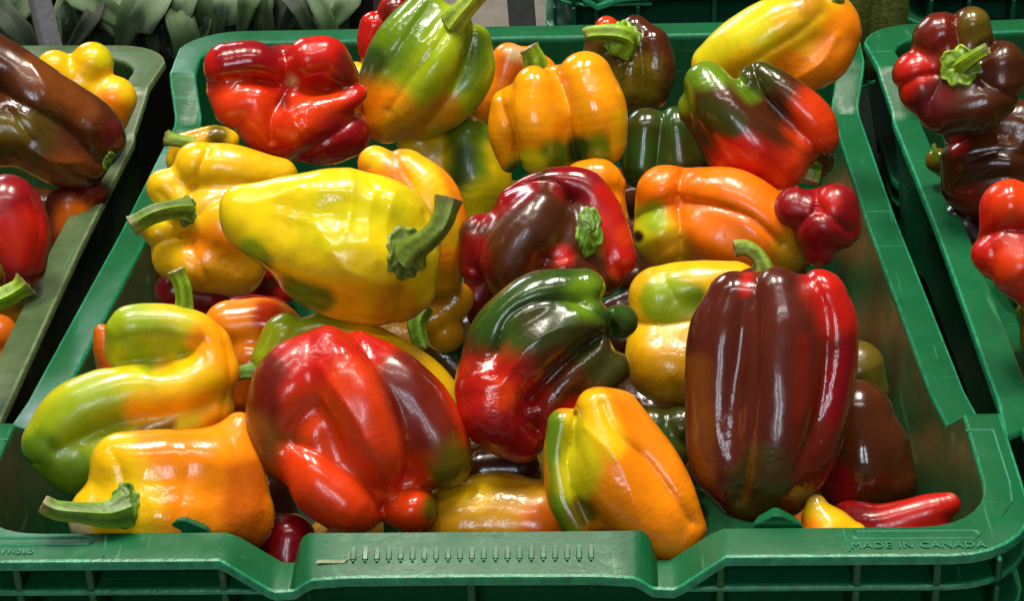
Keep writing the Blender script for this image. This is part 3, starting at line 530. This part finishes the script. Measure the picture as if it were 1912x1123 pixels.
def make_crate(loc, rz, label, M, M2=None, hs=1, D=.57, depth=.125, text=None, detail=True):
    M2 = M2 or M; root = tag(empty('produce_crate', loc, rz), label, 'crate', 'green plastic produce crates')
    S = crate_loop(hs, D); cy = D/2
    def od(o, i): v = np.array(o)-np.array(i); return v/np.linalg.norm(v)
    def floorpt(p, f): return (p[0]*(1-f/.2), cy+(p[1]-cy)*(1-f/.26))
    def shell(o, i, zi, zo):
        d = od(o, i); ii = np.array(i)+d*.0032; a = floorpt(i, .012); b = floorpt(i, .001); c = floorpt(ii, .012)
        return [(*a, -depth), (*floorpt(i, .010), -depth+.012), (*b, -.045), (*i, zi-.004), (*ii, zi-.0052), (*c, -depth-.003)]
    V, F = loft(S, shell); n = 6; F.append(tuple(k*n for k in range(len(S)))); F.append(tuple(k*n+5 for k in reversed(range(len(S)))))
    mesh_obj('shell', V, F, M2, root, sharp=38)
    def rim(o, i, zi, zo):
        d = od(o, i); o = np.array(o); i = np.array(i)
        return [(*i, zi-.004), (*(i+d*.0003), zi-.0012), (*(i+d*.0014), zi), (*(o-d*.0016), zo), (*(o-d*.0004), zo-.0005), (*o, zo-.0016), (*o, zo-.0042), (*(o-d*.0022), zo-.0046), (*(i+d*.0040), zi-.0046), (*i, zi-.004)]
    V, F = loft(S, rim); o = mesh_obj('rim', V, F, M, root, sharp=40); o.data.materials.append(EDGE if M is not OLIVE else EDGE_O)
    for j, pl in enumerate(o.data.polygons):
        if j % 9 in (1, 3, 4, 5): pl.material_index = 1
    def ledge(z, t=.0026):
        def f(o, i, zi, zo):
            d = od(o, i); i = np.array(i)+d*.002; o = np.array(o)-d*.0008; i = np.array(floorpt(i, .002))
            return [(*i, z), (*(o-d*.001), z), (*o, z-.0008), (*o, z-t+.0006), (*(o-d*.001), z-t), (*i, z-t), (*i, z)]
        return f
    nf = len(S)
    def edge_it(o):
        o.data.materials.append(EDGE if M is not OLIVE else EDGE_O)
        for j, pl in enumerate(o.data.polygons):
            if j % 6 in (1, 2, 3): pl.material_index = 1
    # first ledge: left and right of the grip, wrapping the front corners
    right = [s for s in S[1:nf//2] if s[0][1] < .098 and s[0][0] > .0795*min(hs, 1)]
    left = [((-s[0][0], s[0][1]), (-s[1][0], s[1][1]), s[2], s[3]) for s in right][::-1]
    for part in (right, left):
        V, F = loft(part, ledge(-.0150), False); o = mesh_obj('ledge', V, F, M, root, sharp=40); edge_it(o)
    n0 = next(k for k, s in enumerate(S) if s[0][1] > .099); fr = [s for s in S[:n0]]; lf = [((-s[0][0], s[0][1]), (-s[1][0], s[1][1]), s[2], s[3]) for s in S[n0-1:0:-1] if s[0][1] > 0]
    for z in (-.0365, -.080):
        V, F = loft(lf+fr, ledge(z), False); o = mesh_obj('ledge', V, F, M, root, sharp=40); edge_it(o)
    # upright ribs
    base = None
    for x in (-.181, -.152, -.099, .097, .150, .181, -.205, .205):
        for z0, z1 in ((-.0042, -.0151), (-.0176, -.0366)):
            if abs(x) > .2: V, F = box((x*hs, .0125, (z0+z1)/2), (.0022, .019, z0-z1))
            elif abs(x) < .1 and z0 > -.01: V, F = box((x*hs, .0115, (z0+z1)/2-.0004), (.0030, .0215, z0-z1))
            else: V, F = box((x*hs, .0115, (z0+z1)/2), (.0030, .0215, z0-z1))
            bevel(mesh_obj('rib', V, F, M, root, smooth=False), .0006, 1)
    for x in (-.04, 0, .04) if hs == 1 else (0,):
        if x == 0: V, F = box((x-.001, .0115, -.0245), (.0034, .0210, .0240)); bevel(mesh_obj('rib', V, F, M, root, smooth=False), .0006, 1)
    for x in (-.16, -.08, 0, .08, .16):
        V, F = box((x*hs, .0135, -.0585), (.0030, .018, .0430)); bevel(mesh_obj('rib', V, F, M, root, smooth=False), .0006, 1)
    if not detail: return root
    # stacking tabs behind the front rim
    for x in (-.1172, .1200):
        V = []; pr = [(-.011, -.004), (-.0085, .0004), (-.001, .0046), (.0015, .0044), (.0095, .0002), (.012, -.004)]
        for y in (.0215, .0235, .0290): V += [(x+a*(1 if y < .028 else .8), y, z-(0 if y < .028 else .0012)) for a, z in pr]
        F = [(k, k+1, k+7, k+6) for k in range(5)]+[(k+6, k+7, k+13, k+12) for k in range(5)]+[tuple(range(5, -1, -1)), tuple(range(12, 18))]
        bevel(mesh_obj('stacking_tab', V, F, M, root, smooth=False), .0005, 1)
    # moulded grip ridges on the flap
    for k in range(21):
        x = -.0475+k*.0047; V = []
        for y, z in ((.0165, -.00175), (.0075, -.0055)):
            for a, b in ((-.0012, 0), (-.0008, .0004), (.0008, .0004), (.0012, 0)): V.append((x+a, y, z+b+.0001))
        F = [(0, 1, 5, 4), (1, 2, 6, 5), (2, 3, 7, 6), (0, 3, 2, 1), (4, 5, 6, 7)]
        mesh_obj('grip_ridge', V, F, M, root, smooth=False)
        V, F = box((x, .0068, -.0055), (.0011, .0010, .0010)); bevel(mesh_obj('grip_bead', V, F, EDGE, root, smooth=False), .0004, 2)
    def line(pts, name='mould_line', wd=.0005, m=None):
        V = []; F = []
        for q in pts:
            q = np.array(q); V += [q+(-wd, -wd, 0), q+(0, 0, wd*1.1), q+(wd, wd, 0)]
        for k in range(len(pts)-1): F += [(3*k, 3*k+3, 3*k+4, 3*k+1), (3*k+1, 3*k+4, 3*k+5, 3*k+2)]
        return mesh_obj(name, V, F, m or RUB, root, smooth=False)
    rr = lambda x0, x1, y0, y1, r: [(x0+r-r*math.cos(t), (y0+y1)/2+(y1-y0)/2*math.sin(t), .0001) for t in np.linspace(-1.57, 1.57, 7)]+[(x1-r+r*math.cos(t), (y0+y1)/2+(y1-y0)/2*math.sin(t), .0001) for t in np.linspace(1.57, -1.57, 7)]
    for a, b in ((.149, .1985), (-.208, -.152)):
        q = rr(a, b, .0115, .0165, .002); line(q+[q[0]])
    line([(.1460, .018, .0001), (.1468, .003, .0001)]); line([(-.1475, .018, .0001), (-.1455, .003, .0001)])
    line([(.1205+.0, .0180, .0001), (.1205, .018, .0001)]) if False else None
    q = [(.205, .090, .0001), (.2165, .090, .0001), (.2165, .050, .0001), (.2150, .036, .0001), (.209, .026, .0001)]
    line(q); line([(-a, b, c) for a, b, c in q])
    line([(-.0615, .0072, -.0060), (-.0500, .0070, -.0060)], 'scratch', .0009, SCR)
    line([(-.0510, .0155, -.0022), (-.0480, .0158, -.0020), (-.0495, .008, -.0055), (-.040, .0115, -.0036), (-.0320, .0155, -.0018)], 'scratch', .00045, SCR)
    if text:
        for body, x, y, sz in (('MADE IN CANADA', .1735, .0047, .0056), ('29-11-280', -.184, .0050, .0042)):
            c = bpy.data.curves.new('lettering', 'FONT'); c.body = body; c.size = sz; c.extrude = .00018; c.align_x = 'CENTER'; c.space_character = 1.12
            to = bpy.data.objects.new('lettering_curve', c); col.objects.link(to); bpy.context.view_layer.update(); me = bpy.data.meshes.new_from_object(to.evaluated_get(bpy.context.evaluated_depsgraph_get())); bpy.data.objects.remove(to); me.materials.clear(); me.materials.append(RUB); o = bpy.data.objects.new('lettering', me); col.objects.link(o); o.parent = root; o.location = (x, y, .0005)
    return root
EDGE = simple('rubbed_edge_green', (.020, .30, .135), .35, 160, .55); EDGE_O = simple('rubbed_edge_olive', (.16, .23, .10), .45, 160, .5)
RUB = simple('rubbed_light_green', (.035, .27, .13), .45, 200, .3)
SCR = simple('pale_scratch', (.38, .45, .28), .6, 200, .3)
CRATE_R = (.4570, .004, 0); CRATE_L = (-.4490, -.012, 0)
make_crate((0, 0, 0), 0, 'deep green plastic crate heaped with mixed peppers in the middle', GREEN, text=True)
make_crate(CRATE_R, .066, 'green plastic crate of dark and red peppers cut off at the right edge', GREEN, detail=False)
make_crate(CRATE_L, -.045, 'dusty olive green plastic crate cut off at the left edge', OLIVE, detail=False)
make_crate((.006, -.006, -.150), 0, 'lower green crate stacked underneath the heaped middle crate', GREEN, hs=.93, detail=False)
make_crate((CRATE_R[0]+.003, CRATE_R[1]-.004, -.150), .066, 'lower green crate underneath the right crate', GREEN, hs=.93, detail=False)
make_crate((CRATE_L[0]-.003, CRATE_L[1]-.004, -.150), -.045, 'lower dusty crate underneath the left crate', OLIVE, hs=.93, detail=False)
t = tag(empty('market_table', (0, .28, GZ)), 'dark low table carrying the three rows of crates', 'table')
V, F = box((0, 0, -.279-.02-GZ), (1.5, .66, .04)); mesh_obj('table_top', V, F, WOOD, t, smooth=False)
for a in (-.7, .7):
    for b in (-.29, .29): V, F = box((a, b, (-.319-GZ)/2), (.05, .05, -.319-GZ)); mesh_obj('leg', V, F, WOOD, t, smooth=False)

# ---------------------------------------------------------------- what stands behind the crates
q = at_z(1012, 66, 0); d = ray(1012, 66); tt = (.640-CAM[1])/d[1]; q = CAM+tt*d
zb = q[2]+.0365
make_crate((q[0]+.222*.52, .640, zb), 0, 'dark green crate standing behind the back rim at the right of the steel post', BACK, hs=.52, D=.5, depth=.15, detail=False)
d = ray(1690, 60); q2 = CAM+(.640-CAM[1])/d[1]*d
make_crate((q2[0]+.222, .640, zb), 0, 'dark green crate behind the right crate, beyond the corn husk', BACK, D=.5, depth=.15, detail=False)
print('zb', zb, q, q2)
make_crate((q[0]+.222*.52, .636, zb-.158), 0, 'dark green crate at the foot of the stack right of the steel post', BACK, hs=.52, D=.5, depth=.15, detail=False)
make_crate((q2[0]+.222, .636, zb-.158), 0, 'dark green crate at the foot of the stack behind the right crate', BACK, D=.5, depth=.15, detail=False)
def under(x, y, w, dd, z, label):
    s = tag(empty('crate_stand', (x, y, GZ)), label, 'stand')
    V, F = box((0, 0, z-.02-GZ), (w, dd, .04)); mesh_obj('stand_top', V, F, WOOD, s, smooth=False)
    for a in (-1, 1):
        for b in (-1, 1): V, F = box((a*(w/2-.04), b*(dd/2-.04), (z-.04-GZ)/2), (.04, .04, z-.04-GZ)); mesh_obj('leg', V, F, WOOD, s, smooth=False)
under(q[0]+.42, .95, .88, .62, zb-.158-.155, 'dark low stand carrying the crates at the back right')
def post(name, pa, pb, wpx, y, label, M, rz):
    a = ray(*pa); A = CAM+(y-CAM[1])/a[1]*a; b = ray(*pb); Bp = CAM+(y-CAM[1])/b[1]*b
    dirn = (A-Bp)/np.linalg.norm(A-Bp); foot = Bp-dirn*((Bp[2]-GZ)/dirn[2]); top = A+dirn*.25
    wd = wpx*(Bp-CAM)@CF/FPX; root = tag(empty(name, foot), label, 'post')
    # square tube with a lip down one corner
    u = np.array([math.cos(rz), math.sin(rz), 0]); v = np.array([-math.sin(rz), math.cos(rz), 0]); s = wd/(abs(u[0])+abs(v[0]))
    outl = [(-.5, -.5), (-.42, -.56), (.42, -.56), (.5, -.5), (.56, -.42), (.56, .42), (.5, .5), (-.5, .5), (-.56, .42), (-.56, -.42)]
    V = [P0+(u*a_+v*b_)*s-foot for P0 in (foot, top) for a_, b_ in outl]; n = len(outl)
    F = [(i, (i+1) % n, n+(i+1) % n, n+i) for i in range(n)]+[tuple(range(n, 2*n)), tuple(range(n-1, -1, -1))]
    mesh_obj('tube', V, F, M, root, smooth=False)
    V, F = box((0, 0, .004), (wd*2.4, wd*2.4, .008)); mesh_obj('foot_plate', V, F, M, root, smooth=False)
post('steel_post', (972, 0), (980, 95), 50, .612, 'galvanised steel post rising behind the middle crate', STEEL, .55)
post('grey_post', (74, 0), (90, 66), 46, .605, 'grey leaning post in front of the leek leaves', GREY, .5)
# leeks draped over a black bin
LEEK = []
for nm, c in (('leek_leaf_green', (.07, .13, .045)), ('leek_leaf_grey', (.15, .23, .12)), ('leek_leaf_dark', (.022, .040, .018))):
    m, N, L, B = mat(nm); v = coords(N, L); uv = N.new('ShaderNodeUVMap')
    mp = N.new('ShaderNodeMapping'); mp.inputs['Scale'].default_value = (26, .8, 1); L.new(uv.outputs[0], mp.inputs['Vector'])
    st = ramp(N, L, noise(N, L, mp.outputs[0], 1, 4, .7), .3, .7, .55, 1.35); blot = ramp(N, L, noise(N, L, v, 30, 4), .3, .7, .6, 1.25)
    mu = N.new('ShaderNodeMath'); mu.operation = 'MULTIPLY'; L.new(st, mu.inputs[0]); L.new(blot, mu.inputs[1])
    g = N.new('ShaderNodeVectorMath'); g.operation = 'SCALE'; g.inputs[0].default_value = c; L.new(mu.outputs[0], g.inputs['Scale'])
    L.new(g.outputs[0], B.inputs['Base Color']); B.inputs['Roughness'].default_value = .5
    L.new(bump(N, L, st, .4, .001), B.inputs['Normal']); LEEK.append(m)
def leaf(parent, org, pts, wpx, m, seed, tip):
    # pts = pixel x, y and distance y(m); the blade is a folded ribbon through them
    r = random.Random(seed); P3 = []
    for (x, y, yy) in pts:
        d_ = ray(x, y); P3.append(CAM+(yy-CAM[1])/d_[1]*d_)
    C = chain([(*p*1000, 1) for p in P3], 14)[:, :3]/1000; n = len(C); V = []; F = []; uvs = []; nu = 7
    for i, c in enumerate(C):
        t = i/(n-1); T_ = C[min(i+1, n-1)]-C[max(i-1, 0)]; T_ /= np.linalg.norm(T_)
        tocam = (CAM-c)/np.linalg.norm(CAM-c); s = np.cross(T_, tocam+np.array([.25*math.sin(seed*3.), 0, .2])); s /= np.linalg.norm(s); nn = np.cross(s, T_)
        if nn@tocam < 0: nn = -nn
        wd = wpx/FPX*1.32/2*(.75+.35*math.sin(min(1, t*1.3)*2.2)); wd *= 1 if t < tip else max(.03, 1-((t-tip)/(1-tip))**1.6)
        for j in range(nu):
            a = (j/(nu-1)-.5)*2
            V.append(c+s*wd*a-org+nn*wd*(.55*abs(a)-.28*a*a+.08*math.sin(5*a+t*9+seed))); uvs.append((a, t*4))
    for i in range(n-1):
        for j in range(nu-1): k = i*nu+j; F.append((k, k+1, k+nu+1, k+nu))
    o = mesh_obj('leaf', V, F, m, parent); uvl = o.data.uv_layers.new(name='UVMap')
    for lp in o.data.loops: uvl.data[lp.index].uv = uvs[lp.vertex_index]
    so = o.modifiers.new('thick', 'SOLIDIFY'); so.thickness = .0007
    return o
BY = .70
def wall_at(px, py, yy): d_ = ray(px, py); return CAM+(yy-CAM[1])/d_[1]*d_
zt = wall_at(300, 0, BY+.02)[2]+.02; xl, xr = wall_at(-90, 0, BY)[0], wall_at(690, 0, BY)[0]
bn = tag(empty('black_bin', ((xl+xr)/2, BY+.02, GZ)), 'black bin behind the left crates with leek leaves hanging over it', 'bin'); bw = xr-xl; bh = zt-GZ
for c_, s_, nm in (((0, .005, bh/2), (bw, .01, bh), 'bin_wall'), ((0, .395, bh/2), (bw, .01, bh), 'bin_wall'), ((-bw/2+.005, .2, bh/2), (.01, .379, bh), 'bin_wall'), ((bw/2-.005, .2, bh/2), (.01, .379, bh), 'bin_wall'), ((0, .2, .01), (bw-.022, .379, .02), 'bin_floor'), ((0, .2, bh-.05), (bw-.022, .379, .02), 'bin_shelf')):
    V, F = box(c_, s_); mesh_obj(nm, V, F, BLK, bn, smooth=False)
leeks = [
 ('leek with broad folded blades hanging left of the grey post', [((-10, -60), (20, 0), (30, 40), (10, 80), 60, 2), ((70, -60), (50, -10), (20, 30), (-30, 60), 50, 0), ((-30, -50), (-10, 10), (40, 60), (60, 90), 46, 2), ((10,-50),(30,-10),(44,14),(60,30),26,0)]),
 ('leek with dark thin leaves just right of the grey post', [((150, -60), (150, -20), (170, 20), (200, 62), 40, 2), ((120, -60), (140, -10), (175, 5), (215, 4), 50, 0), ((190, -50), (180, 10), (160, 50), (130, 80), 34, 2), ((170,-40),(178,0),(205,40),(230,70),34,1)]),
 ('leek whose wide ribbed leaf curls down beside the left crate corner', [((262, -60), (238, -10), (212, 30), (216, 60), 62, 1), ((290, -60), (268, -10), (246, 30), (232, 62), 58, 0), ((310, -60), (296, -10), (272, 30), (258, 60), 54, 1)]),
 ('leek with pale blunt cut leaves between the two crate corners', [((300, -60), (300, -20), (290, 20), (282, 50), 52, 1), ((350, -60), (345, -20), (338, 10), (325, 46), 60, 1), ((330, -50), (330, 20), (345, 70), (350, 110), 54, 0), ((370, -40), (375, 20), (372, 60), (360, 100), 44, 0), ((310,-20),(320,30),(340,70),(348,104),40,2)]),
 ('leek with a broad grey green leaf above the red pepper', [((400, -60), (402, -20), (392, 20), (378, 60), 60, 0), ((440, -60), (436, -20), (428, 14), (420, 48), 62, 1), ((470, -60), (470, -20), (462, 10), (452, 40), 46, 0), ((420, -40), (405, 10), (400, 50), (396, 90), 44, 2)]),
 ('leek with loose shadowy leaves at the right end of the bin', [((520, -60), (500, -20), (490, 20), (500, 60), 40, 0), ((600, -60), (570, -10), (545, 30), (520, 60), 34, 2), ((560, -50), (590, 0), (610, 40), (625, 70), 34, 0), ((640, -50), (628, 0), (632, 30), (650, 60), 40, 1), ((680, -60), (660, -10), (640, 20), (600, 55), 40, 0), ((500, -40), (540, 0), (560, 20), (580, 60), 30, 2), ((470, -20), (480, 20), (470, 50), (480, 80), 34, 2)])]
for k, (lab, lv) in enumerate(leeks):
    org = wall_at(lv[0][1][0], lv[0][1][1]-30, BY); root = tag(empty('leek', org), lab, 'leek', 'leeks draped over the black bin'); rk = random.Random(70+k); xc = sum(l[2][0] for l in lv)/len(lv)
    for j in range(8):
        xs_ = xc+rk.uniform(-62, 62); dx = rk.uniform(-40, 40); q_ = [(xs_, -60), (xs_+dx*.3, -5), (xs_+dx*.8, 45), (xs_+dx*1.3, 110)]
        leaf(root, org, [(*q_[0], BY+.045), (*q_[1], BY+.006), (*q_[2], BY-.004-.0015*j), (*q_[3], BY-.001)], rk.uniform(24, 44), LEEK[(0, 2, 0, 1, 2)[j % 5]], 300+k*10+j, .8)
    for j, (a, b, c, d_, wpx, mi) in enumerate(lv):
        o_ = .010*(j % 3)
        ext = 0 if mi == 1 else 60
        d_ = (d_[0]+(d_[0]-c[0])*ext/50, d_[1]+ext)
        leaf(root, org, [(*a, BY+.03-o_), (*b, BY-.012-o_), (*c, BY-.022-o_), (*d_, BY-.014-o_)], wpx, LEEK[mi], k*10+j, (.55, .97, .8)[(k+j) % 3])
# corn husk at the back right
hk = wall_at(1636, 30, .625); root = tag(empty('corn_husk', hk), 'yellow green leafy corn husk behind the rim between the middle and right crates', 'corn'); 
HUSK = simple('husk', (.14, .17, .02), .55, 120, .5, .002)
for j, (dx, wd, ty) in enumerate(((-.012, .016, .30), (.0, .019, .1), (.012, .016, -.2), (-.002, .016, .0), (.007, .014, .15))):
    V = []; F = []; n = 14; mseg = 9
    for i in range(n):
        t_ = i/(n-1); r_ = wd*math.sin(.35+t_*2.6)**.7*.62
        for s_ in range(mseg):
            a = s_/mseg*6.283; V.append((dx+ty*.03*(t_-.3)+r_*math.cos(a)*(1+.12*math.cos(3*a+j)), .004*(j % 2)+r_*math.sin(a)*.7, -.045+t_*.14))
    for i in range(n-1):
        for s_ in range(mseg): F.append((i*mseg+s_, i*mseg+(s_+1) % mseg, (i+1)*mseg+(s_+1) % mseg, (i+1)*mseg+s_))
    F += [tuple(range(mseg-1, -1, -1)), tuple(range((n-1)*mseg, n*mseg))]
    mesh_obj('husk_leaf', V, F, HUSK, root)

# ---------------------------------------------------------------- the peppers
def paint(q, p, seed):
    C = np.tile(lin(p['base']), (len(q), 1)); pts = np.vstack([np.array(l, float)[:, :2] for l in p['lobes']]); pts = pts-pts.mean(0)
    ax = np.linalg.svd(pts, full_matrices=False)[2][0]; al = q[:, :2]@ax; qs = q.copy(); qs[:, :2] -= (al*.8)[:, None]*ax
    nz = hash_noise(q/34., seed+31)*.6+hash_noise(qs/11., seed+41)*.35+hash_noise(qs/4.5, seed+51)*.3
    for s in p['spots']:
        if len(s) == 4: d = np.linalg.norm(q[:, :2]-np.array(s[:2]), axis=1); r, c = s[2], s[3]
        else:
            a, b = np.array(s[:2], float), np.array(s[2:4], float); ab = b-a; t = np.clip(((q[:, :2]-a)@ab)/(ab@ab), 0, 1)
            d = np.linalg.norm(q[:, :2]-a-t[:, None]*ab, axis=1); r, c = s[4], s[5]
        soft = max(.42*r, 11) if c != 'DBR' else 4; w_ = np.clip((r-d+nz*.25*r)/soft*.5+.5, 0, 1); w_ = (w_*w_*(3-2*w_))[:, None]; C = C*(1-w_)+lin(c)*w_
    if p['scar']:
        x, y, r = p['scar']; d = np.linalg.norm(q[:, :2]-(x, y), axis=1)
        w_ = (np.clip((r-d)/4, 0, 1)*(.35+.65*(np.sin(d*1.9) > 0)))[:, None]*.6; C = C*(1-w_)+lin('CRE')*.7*w_
    return C
GS = [np.array((.22, .38, .012)), np.array((.14, .28, .012)), np.array((.30, .44, .04))]
def tube(pts, seed, base_col):
    ch = chain(pts, 7); n = len(ch); ns = 20; V = []; C = []; prevu = None; L_ = n-1
    for i in range(n):
        c = ch[i, :3]; T_ = ch[min(i+1, n-1), :3]-ch[max(i-1, 0), :3]; T_ /= np.linalg.norm(T_)
        u = np.cross(T_, (0, 0, 1.)) if prevu is None else prevu-T_*(prevu@T_)
        if np.linalg.norm(u) < .1: u = np.array([1., 0, 0])
        u /= np.linalg.norm(u); v = np.cross(T_, u); prevu = u; t = i/L_
        fl = 1+.22*max(0, (t-.85)/.15)
        for s in range(ns):
            a = s/ns*2*math.pi; r = ch[i, 3]*fl*(1+.10*math.cos(5*a+seed+t*1.2)+.05*math.cos(9*a+seed*2))*(1+.03*math.sin(i*.35+a*2+seed))
            V.append(c+(u*math.cos(a)+v*math.sin(a))*r); k = .5+.5*math.cos(5*a+seed+t*1.2)
            dry = max(0, t-.86)/.14; C.append((base_col*(.55+.7*k))*(1-.7*dry)+np.array((.20, .13, .05))*.7*dry)
    # cut end: rim, then a sunken pale face
    T_ = ch[-1, :3]-ch[-2, :3]; T_ /= np.linalg.norm(T_); last = V[-ns:]; e = ch[-1, :3]
    for f_, dz, cc in ((.84, 1.5, (.26, .20, .09)), (.6, -1.5, (.34, .33, .14)), (.25, -2.5, (.16, .14, .06))):
        for s in range(ns): V.append(e+(np.array(last[s])-e)*f_+T_*dz*(1+.5*math.sin(s*2.3+seed))); C.append(np.array(cc))
    m = n+3; F = [(i*ns+s, i*ns+(s+1) % ns, (i+1)*ns+(s+1) % ns, (i+1)*ns+s) for i in range(m-1) for s in range(ns)]
    F += [tuple(range(ns-1, -1, -1)), tuple(range((m-1)*ns, m*ns))]
    return np.array(V), F, np.array(C)
def front_z(sdf, x, y, lo, hi):
    z = np.arange(hi[2], lo[2], -2.); d = sdf(np.stack([np.full_like(z, x), np.full_like(z, y), z], -1)); k = np.argmax(d < 0)
    return z[k] if (d < 0).any() else 0.
PLACED = []
def make_pepper(i, p):
    sdf, chains = make_sdf(p, i); lo, hi = bounds(chains); cx, cy = (lo[0]+hi[0])/2, (lo[1]+hi[1])/2
    cell = p['cell'] or max(4.2, float((hi-lo).max())/76)
    v, F = surface_nets(sdf, lo, hi, cell)
    t = DEPTH[p['key']]; s = t/FPX; C0 = at_depth(cx, cy, t); d = ray(cx, cy); n = -d/np.linalg.norm(d)
    u = CU-n*(CU@n); u /= np.linalg.norm(u); r = np.cross(u, n)
    W = lambda q: C0+s*((q[:, 0]-cx)[:, None]*r-(q[:, 1]-cy)[:, None]*u+q[:, 2][:, None]*n)
    wv = W(v); base = np.array([wv[:, 0].mean(), wv[:, 1].mean(), wv[:, 2].min()])
    PLACED.append((wv.mean(0)[:2], p)); single = not (p['stem'] or p['calyx'])
    grp = {'main': 'peppers heaped in the middle crate', 'left': 'peppers in the left crate', 'right': 'peppers in the right crate'}[p['crate']]
    if single:
        o = mesh_obj('bell_pepper', wv-base, F[:, ::-1], PEP); o.location = base; tag(o, p['label'], 'pepper', grp); set_attr(o, paint(v, p, i)); return
    root = tag(empty('bell_pepper', base), p['label'], 'pepper', grp)
    o = mesh_obj('flesh', wv-base, F[:, ::-1], PEP, root); set_attr(o, paint(v, p, i))
    gcol = GS[i % 3]*(.5 if p['key'] in ('p14', 'p12') else .8 if p['key'] == 'p23' else 1)
    if p['calyx']:
        x, y, R, asp = p['calyx']; R *= .88; z = front_z(sdf, x, y, lo, hi); c0 = np.array([[x, y, z]]); nn = grad(sdf, c0, 10)[0]
        if nn[2] < .35: nn[2] = .35; nn /= np.linalg.norm(nn)
        a = np.cross(nn, (0, 1, .2)); a /= np.linalg.norm(a); b = np.cross(nn, a); nr, na = 12, 60; Q = []; off = []; C = []
        rs = np.random.RandomState(i+5); ph = rs.uniform(0, 6, 4)
        for k in range(nr+1):
            for j in range(na):
                th = j/na*2*math.pi; lobe = abs(math.cos(2.5*th+ph[0]))**.8
                rr = R*(.84+.09*lobe+.07*math.sin(3*th+ph[1])*math.sin(4*th+ph[3])+.05*math.sin(11*th+ph[2]+2*math.sin(2*th)))
                f_ = k/nr; Q.append(c0[0]+(a*math.cos(th)*asp+b*math.sin(th))*rr*f_)
                rid = .5+.28*math.cos(9*th+ph[3]+2.4*math.sin(2*th+ph[1]))+.22*math.sin(17*th+9*f_+ph[2]); edge = 1 if k < nr else -1
                off.append((3.5+5*math.exp(-(f_/.35)**2)+1.8*rid*f_+.8*math.sin(6*f_+th*2+ph[1])+(2.5*lobe if k == nr-1 else 0)+1.6*math.sin(5*th+12*f_+ph[0])) if k < nr else -2.0)
                C.append(gcol*(.42+.75*rid*(.4+.6*f_))*(1 if k < nr-1 else 1.25))
        Q = np.array(Q)
        for it in range(6):
            dd = sdf(Q); g = grad(sdf, Q, 5); g = g+nn*.8; g /= np.linalg.norm(g, axis=1, keepdims=True); Q = Q-np.clip(dd, -14, 14)[:, None]*g
        g = grad(sdf, Q, 5); Q = Q+g*np.array(off)[:, None]
        Fc = np.array([(k*na+j, k*na+(j+1) % na, (k+1)*na+(j+1) % na, (k+1)*na+j) for k in range(nr) for j in range(na)])
        o = mesh_obj('calyx', W(Q)-base, Fc, STEM, root); set_attr(o, np.array(C))
    if p['stem']:
        x, y = p['stem'][0][:2]; z = front_z(sdf, x, y, lo, hi)
        V, Fs, C = tube([(a_, b_, c_+z, r_) for a_, b_, c_, r_ in p['stem']], i, gcol)
        o = mesh_obj('stem', W(V)-base, Fs, STEM, root, sharp=60); set_attr(o, C)
for i, p in enumerate(P): make_pepper(i, p)

# the layer under the heap: plain peppers that carry it, seen only as shaded bits between the others
def under_pepper(seed, c):
    pr = dict(lobes=[[(-60*math.cos(a)*.0+38*math.cos(a), -70, 38*math.sin(a), 44), (46*math.cos(a), 0, 46*math.sin(a), 50), (34*math.cos(a), 70, 34*math.sin(a), 44)] for a in (0, 2.2, 4.2)]+[[(0, -60, 0, 50), (0, 60, 0, 50)]],
              k=12, amp=4, dents=())
    sdf, ch = make_sdf(pr, seed); lo, hi = bounds(ch); v, F = surface_nets(sdf, lo, hi, 9)
    o = mesh_obj('bell_pepper', v*.00026, F, PEP); set_attr(o, np.tile(lin(c), (len(v), 1))); return o
protos = [under_pepper(200+k, c) for k, c in enumerate(('DRE', 'MUS', 'OLI', 'BRO', 'DOR'))]
rd = random.Random(4); k = 0; SEEN = {}
for cx0, cy0, who in ((0, 0, 'middle'), (CRATE_L[0], CRATE_L[1], 'left'), (CRATE_R[0], CRATE_R[1], 'right')):
    for iy in range(7):
        for ix in range(5):
            if who == 'left' and ix < 3 or who == 'right' and ix > 2: continue
            src = protos[k % 5]; o = src if k < 5 else src.copy()
            if k >= 5: col.objects.link(o)
            k += 1
            o.location = (cx0-.148+ix*.074+rd.uniform(-.004, .004), cy0+.062+iy*.072+rd.uniform(-.004, .004), -.098+rd.uniform(0, .004))
            o.rotation_euler = (rd.uniform(-.2, .2), rd.uniform(0, 6), rd.uniform(-.5, .5)+(0 if iy % 2 else 1.5))
            near = min((q for q in PLACED if q[1]['crate'] == {'middle': 'main'}.get(who, who)), key=lambda q: np.linalg.norm(q[0]-np.array(o.location[:2])))[1]['label']
            for cut in (' in ', ' with ', ' at ', ' behind', ' lying', ' standing', ' leaning', ' tucked', ' tuck', ' peek', ' wedged', ' showing', ' seen', ' deep', ' sticking', ' between', ' below', ' beside', ' against', ' under', ' folded', ' turning', ' shading', ' over ', ' whose', ', ', ' upside', ' above', ' half', ' squeezed'): near = near.split(cut)[0]
            lb = '%s pepper at the crate bottom beneath the %s' % (('dark red', 'mustard', 'olive', 'brown', 'orange')[(k-1) % 5], near)
            if lb+' '+who in SEEN: lb += (', further back', ', furthest back', ', last of all')[SEEN[lb+' '+who]-1]; SEEN[lb.split(',')[0]+' '+who] += 1
            else: SEEN[lb+' '+who] = 1; lb += ', %s crate' % who if who != 'middle' else ''
            tag(o, lb, 'pepper', 'peppers under the heap in the %s crate' % who)
